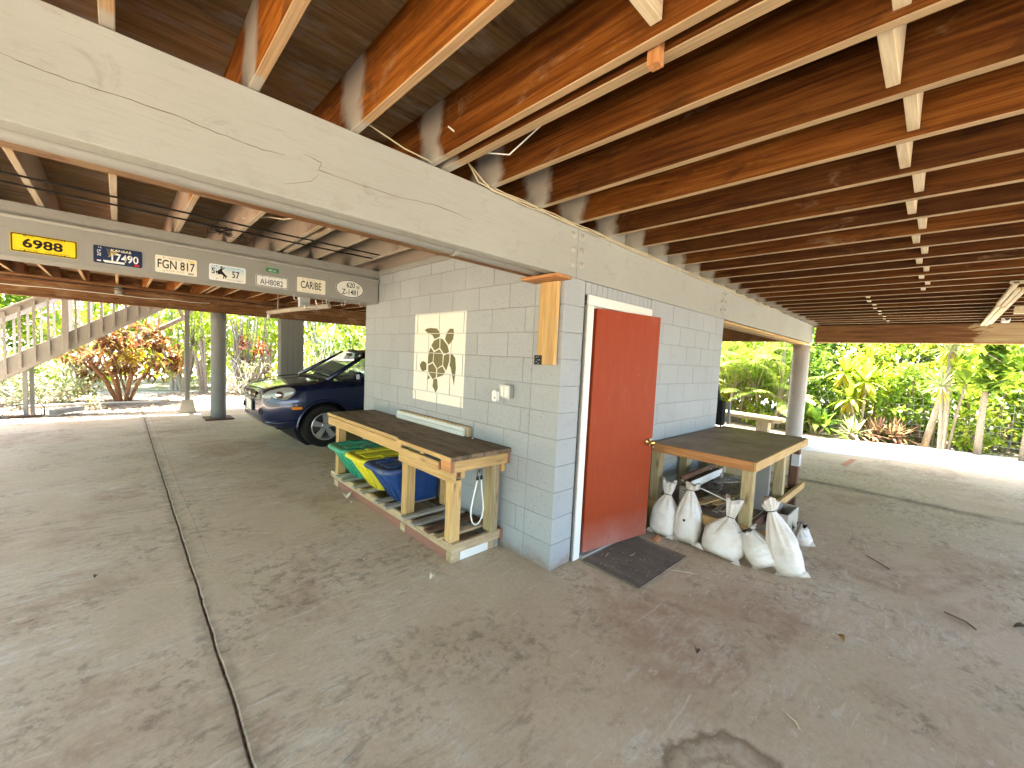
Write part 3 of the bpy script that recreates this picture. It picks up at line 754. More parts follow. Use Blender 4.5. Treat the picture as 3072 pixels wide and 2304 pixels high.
# conduit under the main beam, conduit on the plate beam
M_pipe = mat_paint('grey_painted_pipe', (.33, .32, .285), .1, .05, 0, .5)
def pipe(name, pts, r, mat, label, cat='pipe', n=12, clips=None, group=None):
    o = thing(name, label, cat, pts[0], group=group)
    m = MB(); m.tube(pts, r, n); m.build('run', mat, o, smooth=True)
    if clips:
        for (x, y, z, ax) in clips:
            c = MB(); M = T(x, y, z) @ (RY(math.pi/2) if ax == 'x' else RX(math.pi/2))
            c.lathe([(r+.004, -.012), (r+.006, -.012), (r+.006, .012), (r+.004, .012)], 14, M, False); c.build('clip', mat, o)
    return o
pipe('drain_pipe', [(-5.5, .148, 2.276), (-3, .148, 2.27), (-.09, .148, 2.268)], .047, M_pipe, 'long grey pipe hung under the pale painted beam', n=16, clips=[(-.9, .148, 2.2685, 'x'), (-3.5, .148, 2.271, 'x')])
pipe('conduit', [(-5.5, Y2-.018, 2.512), (-.05, Y2-.018, 2.494), (-.02, Y2-.02, 2.494), (-.013, Y2-.02, 2.46)], .016, M_greytrim, 'thin grey conduit running above the licence plates', clips=[(-1.26, Y2-.018, 2.497, 'x')])
# black rods strung between the two beams
M_wire = plain('black_cable', (.02, .017, .015), .6)
pipe('black_rod', [(-5.5, 2.13, 2.60), (-2.9, 2.13, 2.603), (-1.2, 2.13, 2.60), (-.42, 2.13, 2.602)], .007, M_wire, 'black rod strung under the joists, nearer to the pale beam', n=6)
pipe('black_rod', [(-5.5, 2.37, 2.60), (-2.9, 2.37, 2.602), (-1.3, 2.36, 2.60), (-.39, 2.35, 2.602)], .007, M_wire, 'black rod strung under the joists, nearer to the plates', n=6)
# cables
M_romex = plain('cream_cable', (.50, .43, .28), .5); M_whitecord = plain('white_cord', (.78, .76, .70), .5)
def wander(a, b, n, amp, seed):
    random.seed(seed); a, b = Vector(a), Vector(b); out = []
    for i in range(n+1):
        t = i/n; p = a.lerp(b, t); k = math.sin(math.pi*t)
        out.append(p+Vector((0, random.uniform(-amp, amp)*.5, random.uniform(-amp, amp)-amp*.6*k)))
    return out
for i, (dz, dy, s) in enumerate(((.0, -.006, 1), (.011, -.004, 2), (-.010, -.006, 3))):
    q = [(-.93, -.01, 2.70)] + [tuple(x) for x in wander((-.86+.05*i, -.012+dy, 2.612+dz), (3.3, -.012+dy, 2.605+dz), 26, .006, s)] + [tuple(x) for x in wander((3.4, -.014+dy, 2.60+dz), (6.4-.7*i, -.012+dy, 2.604+dz), 16, .014, s+9)]
    pipe('cable', q, .0042, M_romex, ['lowest', 'middle', 'top'][(2, 0, 1).index(i)] + ' of three cream cables stapled along the top of the pale beam', 'cable', 6, group='cables along the pale beam')
pipe('cable', [(-1.53, -.03, 2.66), (-1.33, -.012, 2.63), (-1.16, -.012, 2.62)], .0035, M_romex, 'short cream cable looping behind the joists over the pale beam', 'cable', 6)
pipe('cable', [(-.90, -.6, 2.75), (-.93, -.35, 2.64), (-1.0, -.25, 2.655), (-1.10, -.22, 2.68), (-1.2, -.20, 2.72)], .004, M_whitecord, 'loose white cord dangling between two joists', 'cable', 6)
pipe('cable', wander((-1.6, 2.2, 2.66), (-1.05, 1.2, 2.66), 8, .03, 5), .006, M_romex, 'pale cable crossing the joists above the black rods', 'cable', 6)
pipe('cable', wander((-5.5, 8.52, 2.40), (-1.0, 8.54, 2.42), 14, .012, 12), .006, M_whitecord, 'pale cable stapled along the brown beam above the stairs', 'cable', 6)
for i in range(3):
    pipe('cable', wander((-5.5, 8.40-.05*i, 2.52+.03*i), (.4, 8.40-.05*i, 2.47+.035*i), 14, .012, 22+i), .008, M_wire if i == 1 else M_brown, ['lower brown', 'black', 'upper brown'][i] + ' cable bundled along the brown beam behind the plates', 'cable', 6, group='cables along the brown beam')
# tangle of wire above the plates
m = MB(); random.seed(31)
for k in range(9):
    c = Vector((-1.62, 2.78, 2.66)); a0 = random.uniform(0, 6)
    m.tube([c+Vector((random.uniform(-.16, .16), random.uniform(-.08, .08), random.uniform(-.05, .05))) for _ in range(6)], .003, 5)
tag(m.build('wire_tangle', M_wire), 'dark tangle of wire stuffed between joists above the plates', 'wire')
# hooks and hanging items under the plate beam
def hook(x, y, z, s, label, flip=1):
    m = MB(); pts = [(x, y, z), (x, y, z-.05*s)]
    for k in range(9):
        a = math.pi*(1+k/8*1.25); pts.append((x+flip*(.022*s+.022*s*math.cos(a)), y, z-.05*s+.022*s*math.sin(a)))
    m.tube(pts, .0035, 7); return tag(m.build('hook', M_steel), label, 'hook')
hook(-.40, Y2+.05, 2.205, 1.0, 'hanging hook below the oval licence plate', -1)
hook(-.96, Y2+.05, 2.205, .9, 'hanging hook below the green plate and its neighbour')
hook(-.60, Y2+.10, 2.205, .8, 'hanging hook between the oval plate and its neighbour')
hook(-.22, Y2+.05, 2.205, .7, 'hanging hook nearest to the block wall, beyond the oval plate')
m = MB(); m.tube([(-.62, 3.4, 2.206), (-.60, 3.4, 2.14), (-.62, 3.4, 2.10), (-.66, 3.4, 2.085), (-.74, 3.4, 2.09), (-.745, 3.4, 2.13)], .007, 8)
tag(m.build('hook', M_steel), 'large square utility hook under the plate beam', 'hook')
pp = thing('hanging_pole', 'pale pole hung level behind the plate beam', 'pole', (-.4, 5, 2.2))
m = MB(); m.tube([(-.28, 3.9, 2.20), (-.4, 5.1, 2.2), (-.50, 6.1, 2.185)], .035, 14); m.build('pole', M_greywood, pp, smooth=True)
m = MB(); m.tube([(-.50, 6.1, 2.185), (-.50, 6.12, 2.08)], .022, 10); m.build('end_bracket', M_steel, pp)
m = MB(); m.tube([(-.30, 4.1, 2.2), (-.30, 4.1, 2.617)], .004, 6); m.tube([(-.46, 5.7, 2.19), (-.46, 5.7, 2.617)], .004, 6); m.build('hanger', M_steel, pp)
fx = thing('light_fixture', 'small white light fixture on the joists behind the plate beam', 'light', (.1, 6.3, 2.45))
bx('housing', .02, .20, 6.2, 6.3, 2.33, 2.615, plain('white_plastic', (.72, .74, .76), .4), fx, .008, 'z')
bx('lens', .05, .17, 6.185, 6.199, 2.35, 2.44, plain('frosted_lens', (.55, .6, .66), .3), fx, .004)

# security camera on the battens
sc_ = thing('security_camera', 'small white security camera under the joists at the garden edge', 'camera', (8.2, -2.64, 2.6))
m = MB(); m.box((8.18, -2.645, 2.66), (.09, .095, .155), .012); m.build('housing', plain('white_camera_shell', (.75, .74, .70), .4), sc_)
m = MB(); m.lathe([(.028, 0), (.028, .006), (.022, .012), (0, .015)], 18, T(8.134, -2.66, 2.645) @ RY(-math.pi/2), False); m.build('lens', plain('black_glass', (.01, .01, .012), .1), sc_)
m = MB(); m.box((8.23, -2.6, 2.76), (.03, .03, .10), .004); m.build('mount', plain('white_mount', (.7, .69, .65), .5), sc_)
# ------------------------------------------------------------------ licence plates
def text_mesh(txt, w=None, h=None, depth=.0008, bold=0.0, shear=0.0):
    cu = bpy.data.curves.new('txt', 'FONT'); cu.body = txt; cu.align_x = 'CENTER'; cu.align_y = 'CENTER'; cu.size = 1; cu.offset = bold; cu.shear = shear
    cu.resolution_u = 3
    o = bpy.data.objects.new('txt', cu); COL.objects.link(o)
    me = bpy.data.meshes.new_from_object(o.evaluated_get(bpy.context.evaluated_depsgraph_get()))
    bpy.data.objects.remove(o); bpy.data.curves.remove(cu)
    xs = [v.co.x for v in me.vertices]; ys = [v.co.y for v in me.vertices]
    cx, cy = (min(xs)+max(xs))/2, (min(ys)+max(ys))/2; sx = (w/(max(xs)-min(xs))) if w else None; sy = (h/(max(ys)-min(ys))) if h else None
    sx = sx or sy; sy = sy or sx
    for v in me.vertices: v.co = ((v.co.x-cx)*sx, (v.co.y-cy)*sy, 0)
    bm = bmesh.new(); bm.from_mesh(me)
    r_ = bmesh.ops.extrude_face_region(bm, geom=bm.faces[:])
    bmesh.ops.translate(bm, verts=[e for e in r_['geom'] if isinstance(e, bmesh.types.BMVert)], vec=(0, 0, depth))
    bmesh.ops.recalc_face_normals(bm, faces=bm.faces[:]); bm.to_mesh(me); bm.free()
    return me
def rrect(w, h, r, n=4):
    out = []
    for cx, cy, a0 in ((w/2-r, h/2-r, 0), (-w/2+r, h/2-r, 90), (-w/2+r, -h/2+r, 180), (w/2-r, -h/2+r, 270)):
        for k in range(n+1):
            a = R(a0+90*k/n); out.append((cx+r*math.cos(a), cy+r*math.sin(a)))
    return out
FX = lambda x, z, y=Y2: T(x, y, z) @ RX(math.pi/2)
inks = {}
def ink(c):
    if c not in inks: inks[c] = plain('plate_ink_%d' % len(inks), c, .5, 0, .03)
    return inks[c]
def tin(name, c): return plain(name, c, .38, 0., .08, 30, .06)
def plate(x0, x1, z0, z1, base, label, texts, rim=None, name='licence_plate', oval=False, rad=.012, tilt=0., holes=True):
    w, h = x1-x0, z1-z0; cx, cz = (x0+x1)/2, (z0+z1)/2
    o = thing(name, label, 'licence plate', (cx, Y2, cz), group='licence plates on the grey beam')
    M0 = FX(cx, cz) @ RZ(tilt)
    poly = [(w/2*math.cos(2*math.pi*k/40), h/2*math.sin(2*math.pi*k/40)) for k in range(40)] if oval else rrect(w, h, rad)
    m = MB(); m.prism(poly, .001, .0035); m.build('sheet', base, o, M0)
    if rim is not None:
        po = [(x*.985, y*.975) for x, y in poly]; pi = [(x*(1-.012/ w*1.6), y*(1-.012/h*1.6)) for x, y in po]; n = len(po)
        m = MB(); m.add([(x, y, .0044) for x, y in po]+[(x, y, .0044) for x, y in pi], [(i, (i+1) % n, n+(i+1) % n, n+i) for i in range(n)]); m.build('rim', rim, o, M0)
    for t in texts:
        txt, tx, tz, tw_, th, col = t[:6]; kw = t[6] if len(t) > 6 else {}
        me = text_mesh(txt, tw_, th, **kw); link('lettering', me, ink(col), o, M0 @ T(tx, tz, .0036))
    if holes:
        for sx in (-.3, .3):
            for sz_ in (-.4, .4):
                m = MB(); m.lathe([(.0042, 0), (.0042, .0016), (0, .002)], 8, M0 @ T(sx*w, sz_*h, .0036), False); m.build('screw', M_black, o)
    return o, M0
BLK_ = (.018, .016, .016)
M_py = tin('yellow_plate_tin', (.80, .60, .02)); M_pn = tin('navy_plate_tin', (.016, .03, .085)); M_pc = tin('cream_plate_tin', (.76, .72, .58)); M_pw = tin('white_plate_tin', (.74, .74, .68)); M_pg = tin('green_plate_tin', (.015, .16, .06))
o, M0 = plate(-2.945, -2.595, 2.246, 2.387, M_py, 'large yellow licence plate with black numerals', [('6988', -.01, .002, .21, .072, BLK_, dict(bold=.03)), ('KIA    ORANA', -.0, .054, .20, .016, (.28, .19, .01)), ('COOK   ISLANDS', .0, -.052, .26, .017, (.32, .22, .01))], rim=ink((.10, .075, .01)), rad=.008)
o, M0 = plate(-2.505, -2.204, 2.246, 2.388, M_pn, 'navy licence plate with white numerals', [('17490', .042, -.010, .17, .066, (.8, .8, .78), dict(bold=.02)), ('KANSAS', .018, .047, .125, .02, (.78, .72, .5), dict(bold=.02)), ('SG', -.117, .012, .022, .05, (.8, .8, .78)), ('TK', -.112, .056, .028, .013, (.7, .7, .65))], rim=ink((.02, .03, .07)))
m = MB(); m.box((-.028, -.052, .0042), (.13, .017, .001)); m.build('sticker', ink((.8, .8, .78)), o, M0); m = MB(); m.box((.115, -.055, .0042), (.03, .017, .001)); m.build('sticker', ink((.55, .02, .02)), o, M0)
m = MB(); m.box((-.118, -.052, .0042), (.024, .010, .001)); m.build('sticker', ink((.8, .8, .78)), o, M0)
m = MB(); random.seed(3)      # wheat sprig printed at the left
for k in range(7):
    a = -.5+k*.17; m.prism([(-.062, -.015), (-.062+.075*math.cos(a+1.1)-.004, -.015+.075*math.sin(a+1.1)), (-.062+.08*math.cos(a+1.15), -.015+.08*math.sin(a+1.15)*.8)], .0037, .0041)
m.build('wheat_print', ink((.62, .47, .12)), o, M0)
o, M0 = plate(-2.118, -1.820, 2.236, 2.388, M_pc, 'cream licence plate with three letters and three numerals', [('FGN 817', -.0, .002, .265, .078, BLK_, dict(bold=.01)), ('HAWAII', -.01, .058, .09, .013, (.35, .25, .12)), ('ALOHA  STATE', -.012, -.052, .13, .013, (.25, .2, .12))])
m = MB(); m.box((.112, .055, .0042), (.035, .018, .001)); m.build('sticker', ink((.75, .6, .1)), o, M0); m = MB(); m.box((.105, -.058, .0042), (.04, .016, .001)); m.build('sticker', ink((.35, .33, .28)), o, M0)
# sky-coloured plate with the rider emblem
a = NM('sky_print_tin'); pz = a.sep(a.pos())[2]; f = a.ramp(a.math('ADD', a.math('MULTIPLY_ADD', pz, 5.5, -12.55), a.math('MULTIPLY_ADD', a.noise(a.pos(), 9, 3), .5, -.25)), [(.1, (.72, .73, .66)), (.6, (.30, .52, .66))]); M_sky = a.fin(f, .4)
o, M0 = plate(-1.727, -1.426, 2.231, 2.386, M_sky, 'sky blue and white licence plate with a black horse rider', [('S', -.117, .012, .026, .055, BLK_, dict(bold=.012)), ('57', .066, -.002, .062, .066, BLK_, dict(bold=.012)), ('WYOMING', .06, -.058, .13, .013, (.45, .42, .2))], rim=ink((.8, .8, .76)), rad=.016)
m = MB()
for poly in ([(-.078, .022), (-.058, .026), (-.040, .012), (-.022, -.010), (-.018, -.030), (-.032, -.034), (-.042, -.020), (-.058, -.012), (-.070, -.020), (-.082, -.012), (-.086, .006)],
             [(-.086, .012), (-.094, .018), (-.098, .006), (-.090, -.014), (-.096, -.028), (-.086, -.012)], [(-.024, -.026), (-.020, -.050), (-.012, -.052), (-.016, -.03)], [(-.036, -.03), (-.040, -.052), (-.032, -.054), (-.028, -.03)],
             [(-.022, -.012), (-.006, -.024), (-.004, -.036), (-.016, -.032)], [(-.064, .020), (-.046, .018), (-.044, .046), (-.058, .046)], [(-.066, .050), (-.036, .050), (-.044, .056), (-.046, .064), (-.058, .064), (-.058, .056)],
             [(-.046, .040), (-.026, .056), (-.022, .052), (-.042, .032)], [(-.060, .038), (-.072, .026), (-.066, .022), (-.055, .030)]):
    m.prism(poly, .0037, .0045)
m.build('rider_emblem', ink(BLK_), o, M0)
plate(-1.249, -1.125, 2.389, 2.436, M_pg, 'tiny green licence plate above the bigger white one', [('GBT-512', 0, -.003, .075, .017, (.78, .78, .7), dict(bold=.02))], rim=ink((.1, .3, .14)), rad=.004, holes=False)
o, M0 = plate(-1.338, -1.037, 2.232, 2.353, M_pw, 'white licence plate with dark blue characters and a double rim', [('AH8082', -.005, -.010, .215, .058, (.06, .09, .16), dict(bold=.006)), ('GR  78-79  P C', -.0, .040, .22, .012, (.35, .35, .33))], rim=ink((.25, .26, .27)), rad=.016)
plate(-.946, -.648, 2.230, 2.389, M_pc, 'cream licence plate with a six letter word', [('CARIBE', -.004, .004, .215, .082, BLK_, dict(bold=.008)), ('HAWAII', .0, .060, .085, .012, (.45, .35, .1)), ('ALOHA  STATE', -.0, -.060, .14, .011, (.3, .26, .16))])
o, M0 = plate(-.535, -.195, 2.234, 2.447, M_pw, 'oval white licence plate with two rows of black characters', [('620', .008, .045, .098, .062, BLK_, dict(bold=.01)), ('Z-1481', -.0, -.038, .19, .062, BLK_, dict(bold=.01))], rim=ink((.05, .05, .05)), oval=True, holes=False)
m = MB(); m.lathe([(.022, 0), (.022, .0008), (.017, .0008), (.017, 0)], 18, M0 @ T(.095, .03, .0036), False); m.build('seal', ink((.2, .2, .17)), o, M0 @ M0.inverted())
m = MB(); m.lathe([(.011, 0), (.011, .0008), (0, .0009)], 14, M0 @ T(.095, .03, .0036), False); m.build('seal', ink((.35, .33, .2)), o)

# ------------------------------------------------------------------ work bench
wb = thing('work_bench', 'long pine work bench with plank top against the mural wall', 'workbench', (-.28, 1.75, 0))
for i, (x0, x1) in enumerate(((-.60, -.457), (-.453, -.306), (-.302, -.157), (-.153, -.008))):
    if i == 0:
        bx('top_plank', x0-.012, x1, .475, 1.298, .83, .868, M_benchtop, wb, .004, 'y'); bx('top_plank', x0+.012, x1, 1.303, 3.02, .832, .869, M_benchtop, wb, .004, 'y')
    else: bx('top_plank', x0, x1, .475, 3.02, .83+.0006*i, .868+.0006*(i % 2), M_benchtop, wb, .004, 'y')
bx('edge_strip', -.618, -.6135, .48, 1.296, .832, .864, M_pine, wb, .001, 'y')
bx('apron', -.592, -.555, 1.262, 2.98, .735, .829, M_pine, wb, .004, 'y')
bx('edge_strip', -.5915, -.5885, 1.305, 3.018, .834, .866, M_pine, wb, .001, 'y')
bx('front_rail', -.606, -.568, .655, 1.26, .736, .797, M_pine, wb, .004, 'y')
bx('rail_end', -.607, -.567, .640, .654, .737, .796, M_redend, wb, .002, 'y')
bx('corner_block', -.60, -.56, .505, .632, .744, .829, M_cedar, wb, .003, 'y')
bx('front_rail', -.562, -.524, .522, 1.352, .648, .734, M_pine, wb, .004, 'y')
bx('spacer', -.58, -.56, .92, .96, .797, .829, M_pine, wb, .002, 'y')
bx('end_apron', -.575, -.032, .488, .526, .742, .829, M_pine, wb, .004)
bx('end_cap', -.031, -.004, .485, .55, .735, .864, M_redend, wb, .003)
bx('end_cap', -.600, -.577, .487, .504, .744, .828, M_redend, wb, .002)
bx('end_apron', -.555, -.01, 2.965, 3.0, .742, .829, M_pine, wb, .004)
bx('back_rail', -.05, -.012, .53, 2.96, .66, .735, M_pine, wb, .004, 'y')
for y0, y1 in ((.576, .662), (1.262, 1.352), (2.838, 2.925)):
    bx('leg', -.522, -.434, y0, y1, .155, .647 if y0 < 2 else .734, M_pine, wb, .004, 'z')
    if y0 > 1.2 and y0 < 2: bx('leg', -.105, -.058, y0, y1, .155, .658, M_pine, wb, .004, 'z')
bx('leg', -.145, -.098, .55, .64, .155, .74, M_treated, wb, .003, 'z'); bx('leg', -.096, -.058, .55, .64, .155, .74, M_pinewx, wb, .003, 'z')
bx('leg', -.105, -.058, 2.838, 2.925, .155, .658, M_pine, wb, .004, 'z')
bx('leg', -.434, -.392, .59, .662, .65, .742, M_pine, wb, .003, 'z')
bx('base_rail', -.522, -.484, .582, 1.60, .079, .153, M_pinewx, wb, .004, 'y'); bx('base_rail', -.522, -.484, 1.604, 3.06, .078, .152, M_pinewx, wb, .004, 'y')
bx('base_rail', -.518, -.482, .64, 1.272, .002, .076, M_redend, wb, .004, 'y'); bx('base_rail', -.516, -.482, 1.36, 2.835, .002, .075, M_redend, wb, .004, 'y')
bx('base_block', -.522, -.484, 1.276, 1.355, .001, .075, M_pinewx, wb, .003, 'y'); bx('base_block', -.522, -.484, 2.84, 2.96, .001, .076, M_pinewx, wb, .003, 'y')
bx('base_block', -.522, -.444, .556, .630, .001, .076, M_pinewx, wb, .003)
bx('end_rail', -.522, -.03, .543, .580, .079, .155, M_pinewx, wb, .004); bx('white_block', -.436, -.148, .556, .578, .004, .072, M_white, wb, .002)
bx('base_block', -.144, -.08, .556, .578, .002, .076, M_pinewx, wb, .003); bx('base_block', -.076, -.035, .556, .578, .002, .076, M_greywood, wb, .003)
bx('end_cap', -.028, -.004, .535, .60, .055, .158, M_redend, wb, .003)
bx('end_rail', -.48, -.03, 3.022, 3.06, .079, .152, M_pinewx, wb, .004); bx('base_rail', -.045, -.01, .60, 3.02, .079, .152, M_darkwood, wb, .004, 'y')
for y, mt, x0 in ((2.70, M_greywood, -.60), (2.53, M_greywood, -.60), (2.24, M_greywood, -.595), (2.05, M_greywood, -.595), (1.70, M_greywood, -.60), (1.53, M_greywood, -.60), (1.205, M_greywood, -.595), (1.035, M_greywood, -.595), (.855, M_darkwood, -.57), (.70, M_pinewx, -.585)):
    board('slat', (x0, y, .170), (-.05, y+random.uniform(-.01, .01), .170), .078, .024, mt, wb, ch=.006)

# ------------------------------------------------------------------ bins
def rr3(w0, w1, x0, x1, z, r, n=5):
    out = []
    for cx, cy, a0 in ((x1-r, w1-r, 0), (x0+r, w1-r, 90), (x0+r, w0+r, 180), (x1-r, w0+r, 270)):
        for k in range(n+1):
            a = R(a0+90*k/n); out.append((cx+r*math.cos(a), cy+r*math.sin(a), z))
    return out
def plastic(name, col, dust):
    a = NM(name); p = a.pos(); n = a.noise(p, 7, 5, .65); nz = a.sep(a.n('ShaderNodeNewGeometry').outputs['Normal'])[2]
    c = a.mix(a.math('MULTIPLY', a.ramp(n, [(.4, 0.), (.7, 1.)]), dust), col, (.36, .32, .25))
    return a.fin(c, .42, a.bump(a.noise(p, 60, 3), .06, .002), spec=.4)
def bin_(yc, col, label, xf_top, dust=.25, rot=0.):
    o = thing('storage_bin', label, 'bin', (-.3, yc, .186), group='plastic bins under the work bench')
    mt = plastic(label.split()[0]+'_plastic', col, .08); ml = plastic(label.split()[0]+'_lid_plastic', col, dust)
    rings = [(-.435, -.05, .150, .183, .05), (-.445, -.05, .155, .20, .055), (-.50, -.045, .170, .30, .06), (-.575, -.04, .187, .42, .07), (-.635, -.035, .20, .515, .08)]
    m = MB(); n = 24; vs = []
    for (x0, x1, w_, z, r) in rings: vs += rr3(-w_, w_, x0, x1, z, r)
    fs = [tuple(range(n))[::-1]]
    for i in range(len(rings)-1):
        for k in range(n): fs.append((i*n+k, i*n+(k+1) % n, (i+1)*n+(k+1) % n, (i+1)*n+k))
    m.add(vs, fs, T(0, yc, 0)); m.build('tub', mt, o, smooth=True)
    m = MB()                                         # ribs on the sloping front and on the sides
    for yy in (-.105, .0, .105):
        m.tube([(-.452, yc+yy, .215), (-.507, yc+yy*1.1, .31), (-.577, yc+yy*1.2, .42), (-.622, yc+yy*1.25, .49)], [.010, .012, .013, .014], 8)
    for s in (-1, 1):
        for xx in (-.36, -.22, -.10): m.tube([(xx, yc+s*.150, .215), (xx-.02, yc+s*.172, .35), (xx-.03, yc+s*.190, .48)], .007, 8)
    m.build('rib', mt, o, smooth=True)
    m = MB(); vs = []; L = [(-.655, -.02, .215, .505, .085), (-.685, -.015, .235, .512, .10), (-.69, -.012, .238, .535, .10), (-.675, -.018, .23, .548, .095), (-.64, -.04, .205, .552, .085), (-.625, -.05, .195, .540, .08)]
    for (x0, x1, w_, z, r) in L: vs += rr3(-w_, w_, x0, x1, z, r)
    fs = [tuple(range((len(L)-1)*n, len(L)*n))]
    for i in range(len(L)-1):
        for k in range(n): fs.append((i*n+k, i*n+(k+1) % n, (i+1)*n+(k+1) % n, (i+1)*n+k))
    m.add(vs, fs, T(0, yc, 0)); m.build('lid', ml, o, smooth=True)
    for s in (-1, 1):
        m = MB(); m.box((-.36, yc+s*.115, .548), (.46, .035, .016), .006); m.build('lid_ridge', ml, o)
    m = MB(); m.box((-.36, yc, .543), (.44, .12, .012), .005); m.build('lid_panel', ml, o)
    for xx in (-.43, -.20):
        for s in (-1, 1):
            m = MB(); m.box((xx, yc+s*.17, .555), (.045, .075, .012), .004); m.build('lid_rib', ml, o)
    return o
bin_(2.56, (.035, .36, .20), 'green plastic bin under the work bench', -.7, .35)
bin_(2.075, (.76, .66, .03), 'yellow plastic bin under the work bench', -.7, .15)
bin_(1.615, (.010, .055, .215), 'blue plastic bin with dusty lid under the work bench', -.7, .5)

# white trim piece lying on the bench
wt = thing('white_trim', 'length of white grooved trim resting on the work bench', 'trim', (-.06, 1.68, .87))
bx('face_board', -.075, -.052, 1.055, 2.32, .870, .912, M_white, wt, .003, 'y'); bx('face_board', -.072, -.050, 1.055, 2.32, .914, .950, M_white, wt, .003, 'y')
bx('back_board', -.049, -.012, 1.01, 2.30, .870, .962, M_pinewx, wt, .003, 'y')
# outlet box and plug-in
ob = thing('outlet_box', 'grey metal double outlet box on the block wall', 'outlet', (-.02, .56, 1.335))
m = MB(); m.box((-.027, .545, 1.335), (.050, .118, .108), .004); m.build('box', M_steel, ob)
bx('cover', -.056, -.0525, .484, .606, 1.279, 1.391, M_steel, ob, .001, 'y')
M_outl = plain('white_receptacle', (.75, .74, .70), .4)
for yy in (.517, .573):
    m = MB(); m.box((-.058, yy, 1.335), (.006, .033, .082), .003); m.build('receptacle', M_outl, ob)
    for dz in (-.02, .02):
        m = MB(); m.box((-.0615, yy-.006, 1.335+dz), (.001, .002, .008)); m.box((-.0615, yy+.006, 1.335+dz), (.001, .002, .008)); m.build('slot', M_black, ob)
pg = thing('plug_in_device', 'white plug-in gadget with a dark sensor beside the outlet box', 'gadget', (-.07, .62, 1.30))
m = MB(); m.prism(rrect(.058, .092, .02), 0, .034, Matrix(((0, 0, -1, -.0625), (1, 0, 0, .622), (0, 1, 0, 1.292), (0, 0, 0, 1)))); m.build('body', M_outl, pg)
m = MB(); m.lathe([(.007, 0), (.006, .002), (0, .002)], 12, T(-.0967, .615, 1.277) @ RY(-math.pi/2), False); m.build('sensor', M_black, pg)
# bungee cord
bg_ = thing('bungee_cord', 'white bungee cord looped from the end of the work bench', 'cord', (-.34, .47, .73))
q = [(-.355, .478, .655)] + [(-.345-.075*math.sin(t)*(1 if t < math.pi else 1), .478, .50+.205*math.cos(t)) for t in [R(a) for a in range(25, 340, 15)]] + [(-.325, .478, .655)]
q = [(-.358, .478, .66), (-.372, .478, .60), (-.392, .478, .52), (-.408, .478, .44), (-.408, .478, .38), (-.392, .478, .325), (-.36, .478, .297), (-.325, .478, .305), (-.297, .478, .345), (-.285, .478, .41), (-.292, .478, .48), (-.308, .478, .56), (-.318, .478, .655)]
m = MB(); m.tube(q, .0055, 8); m.build('cord', M_whitecord, bg_, smooth=True)
for x0, x1 in ((-.358, -.342), (-.318, -.334)):
    m = MB(); m.lathe([(.009, 0), (.011, .01), (.009, .03)], 10, T(x0, .478, .655)); m.tube([(x0, .478, .685), (x0-(.004 if x0 < -.34 else -.004), .478, .715), ((x0+x1)/2, .478, .742), (x1, .478, .735), (x1, .478, .71)], .003, 7); m.build('hook', M_black, bg_)
m = MB(); m.lathe([(.006, 0), (.005, .012), (0, .013)], 10, T(-.338, .487, .752) @ RX(math.pi/2), False)
m.build('screw', M_steel, bg_)
pl_ = MB(); pl_.lathe([(.007, 0), (.008, .004), (.004, .010), (0, .012)], 10, T(-.06, .93, .869), False)
tag(pl_.build('cap_nut', M_outl), 'tiny white cap on the bench top near the wall', 'cap')

# ------------------------------------------------------------------ big table on the right
tb = thing('work_table', 'square work table with dark worn top and orange trim beside the red door', 'table', (2.4, -.5, 0))
a = NM('worn_dark_tabletop'); p = a.pos(); n1 = a.noise(p, 2.4, 6, .65); n2 = a.noise(p, 30, 5, .65)
c = a.ramp(n1, [(.3, (.145, .102, .072)), (.55, (.275, .203, .145)), (.75, (.39, .305, .225))]); c = a.mix(a.ramp(n2, [(.6, 0.), (.75, .5)]), c, (.05, .042, .035))
M_tabtop = a.fin(c, .55, a.bump(n2, .25, .003))
m = MB(); m.box((2.405, -.492, .8445), (1.95, .92, .019), .002); m.build('top', M_tabtop, tb)
bx('edge_trim', 1.402, 1.424, -.945, -.025, .772, .853, M_cedar, tb, .003, 'y'); bx('edge_trim', 3.386, 3.408, -.945, -.025, .772, .853, M_cedar, tb, .003, 'y')
bx('edge_trim', 1.402, 3.408, -.968, -.947, .772, .853, M_pine, tb, .003)
bx('sub_frame', 1.426, 3.384, -.944, -.91, .775, .834, M_treated, tb, .003); bx('sub_frame', 1.426, 3.384, -.06, -.03, .775, .834, M_treated, tb, .003)
for x0, y0, mt in ((1.472, -.932, M_treated), (1.462, -.115, M_treated), (2.12, -.115, M_treated), (2.75, -.115, M_treated), (2.512, -.932, M_treated), (3.155, -.932, M_darkwood), (3.29, -.115, M_treated)):
    bx('leg', x0, x0+.088, y0, y0+.088, .002, .774, mt, tb, .004, 'z')
bx('leg', 1.972, 2.012, -.935, -.795, .30, .774, M_post, tb, .003, 'z')
bx('shelf_rail', 1.434, 1.47, -.935, -.03, .20, .285, M_pine, tb, .003, 'y'); bx('shelf_rail', 1.475, 3.30, -.932, -.897, .196, .283, M_darkwood, tb, .003); bx('shelf_rail', 1.56, 3.28, -.05, -.022, .2, .283, M_treated, tb, .003)
m = MB(); m.box((2.38, -.47, .263), (1.78, .80, .016), .002); m.build('shelf', M_tabtop, tb)
bx('side_brace', 2.20, 3.36, -.972, -.936, .272, .345, M_pine, tb, .003)
m = MB(); m.box((3.148, -.90, .615), (.003, .07, .135)); m.box((3.20, -.936, .615), (.09, .003, .135)); m.build('wrapped_tape', plain('silver_tape', (.55, .56, .6), .35, .2, .2), tb)
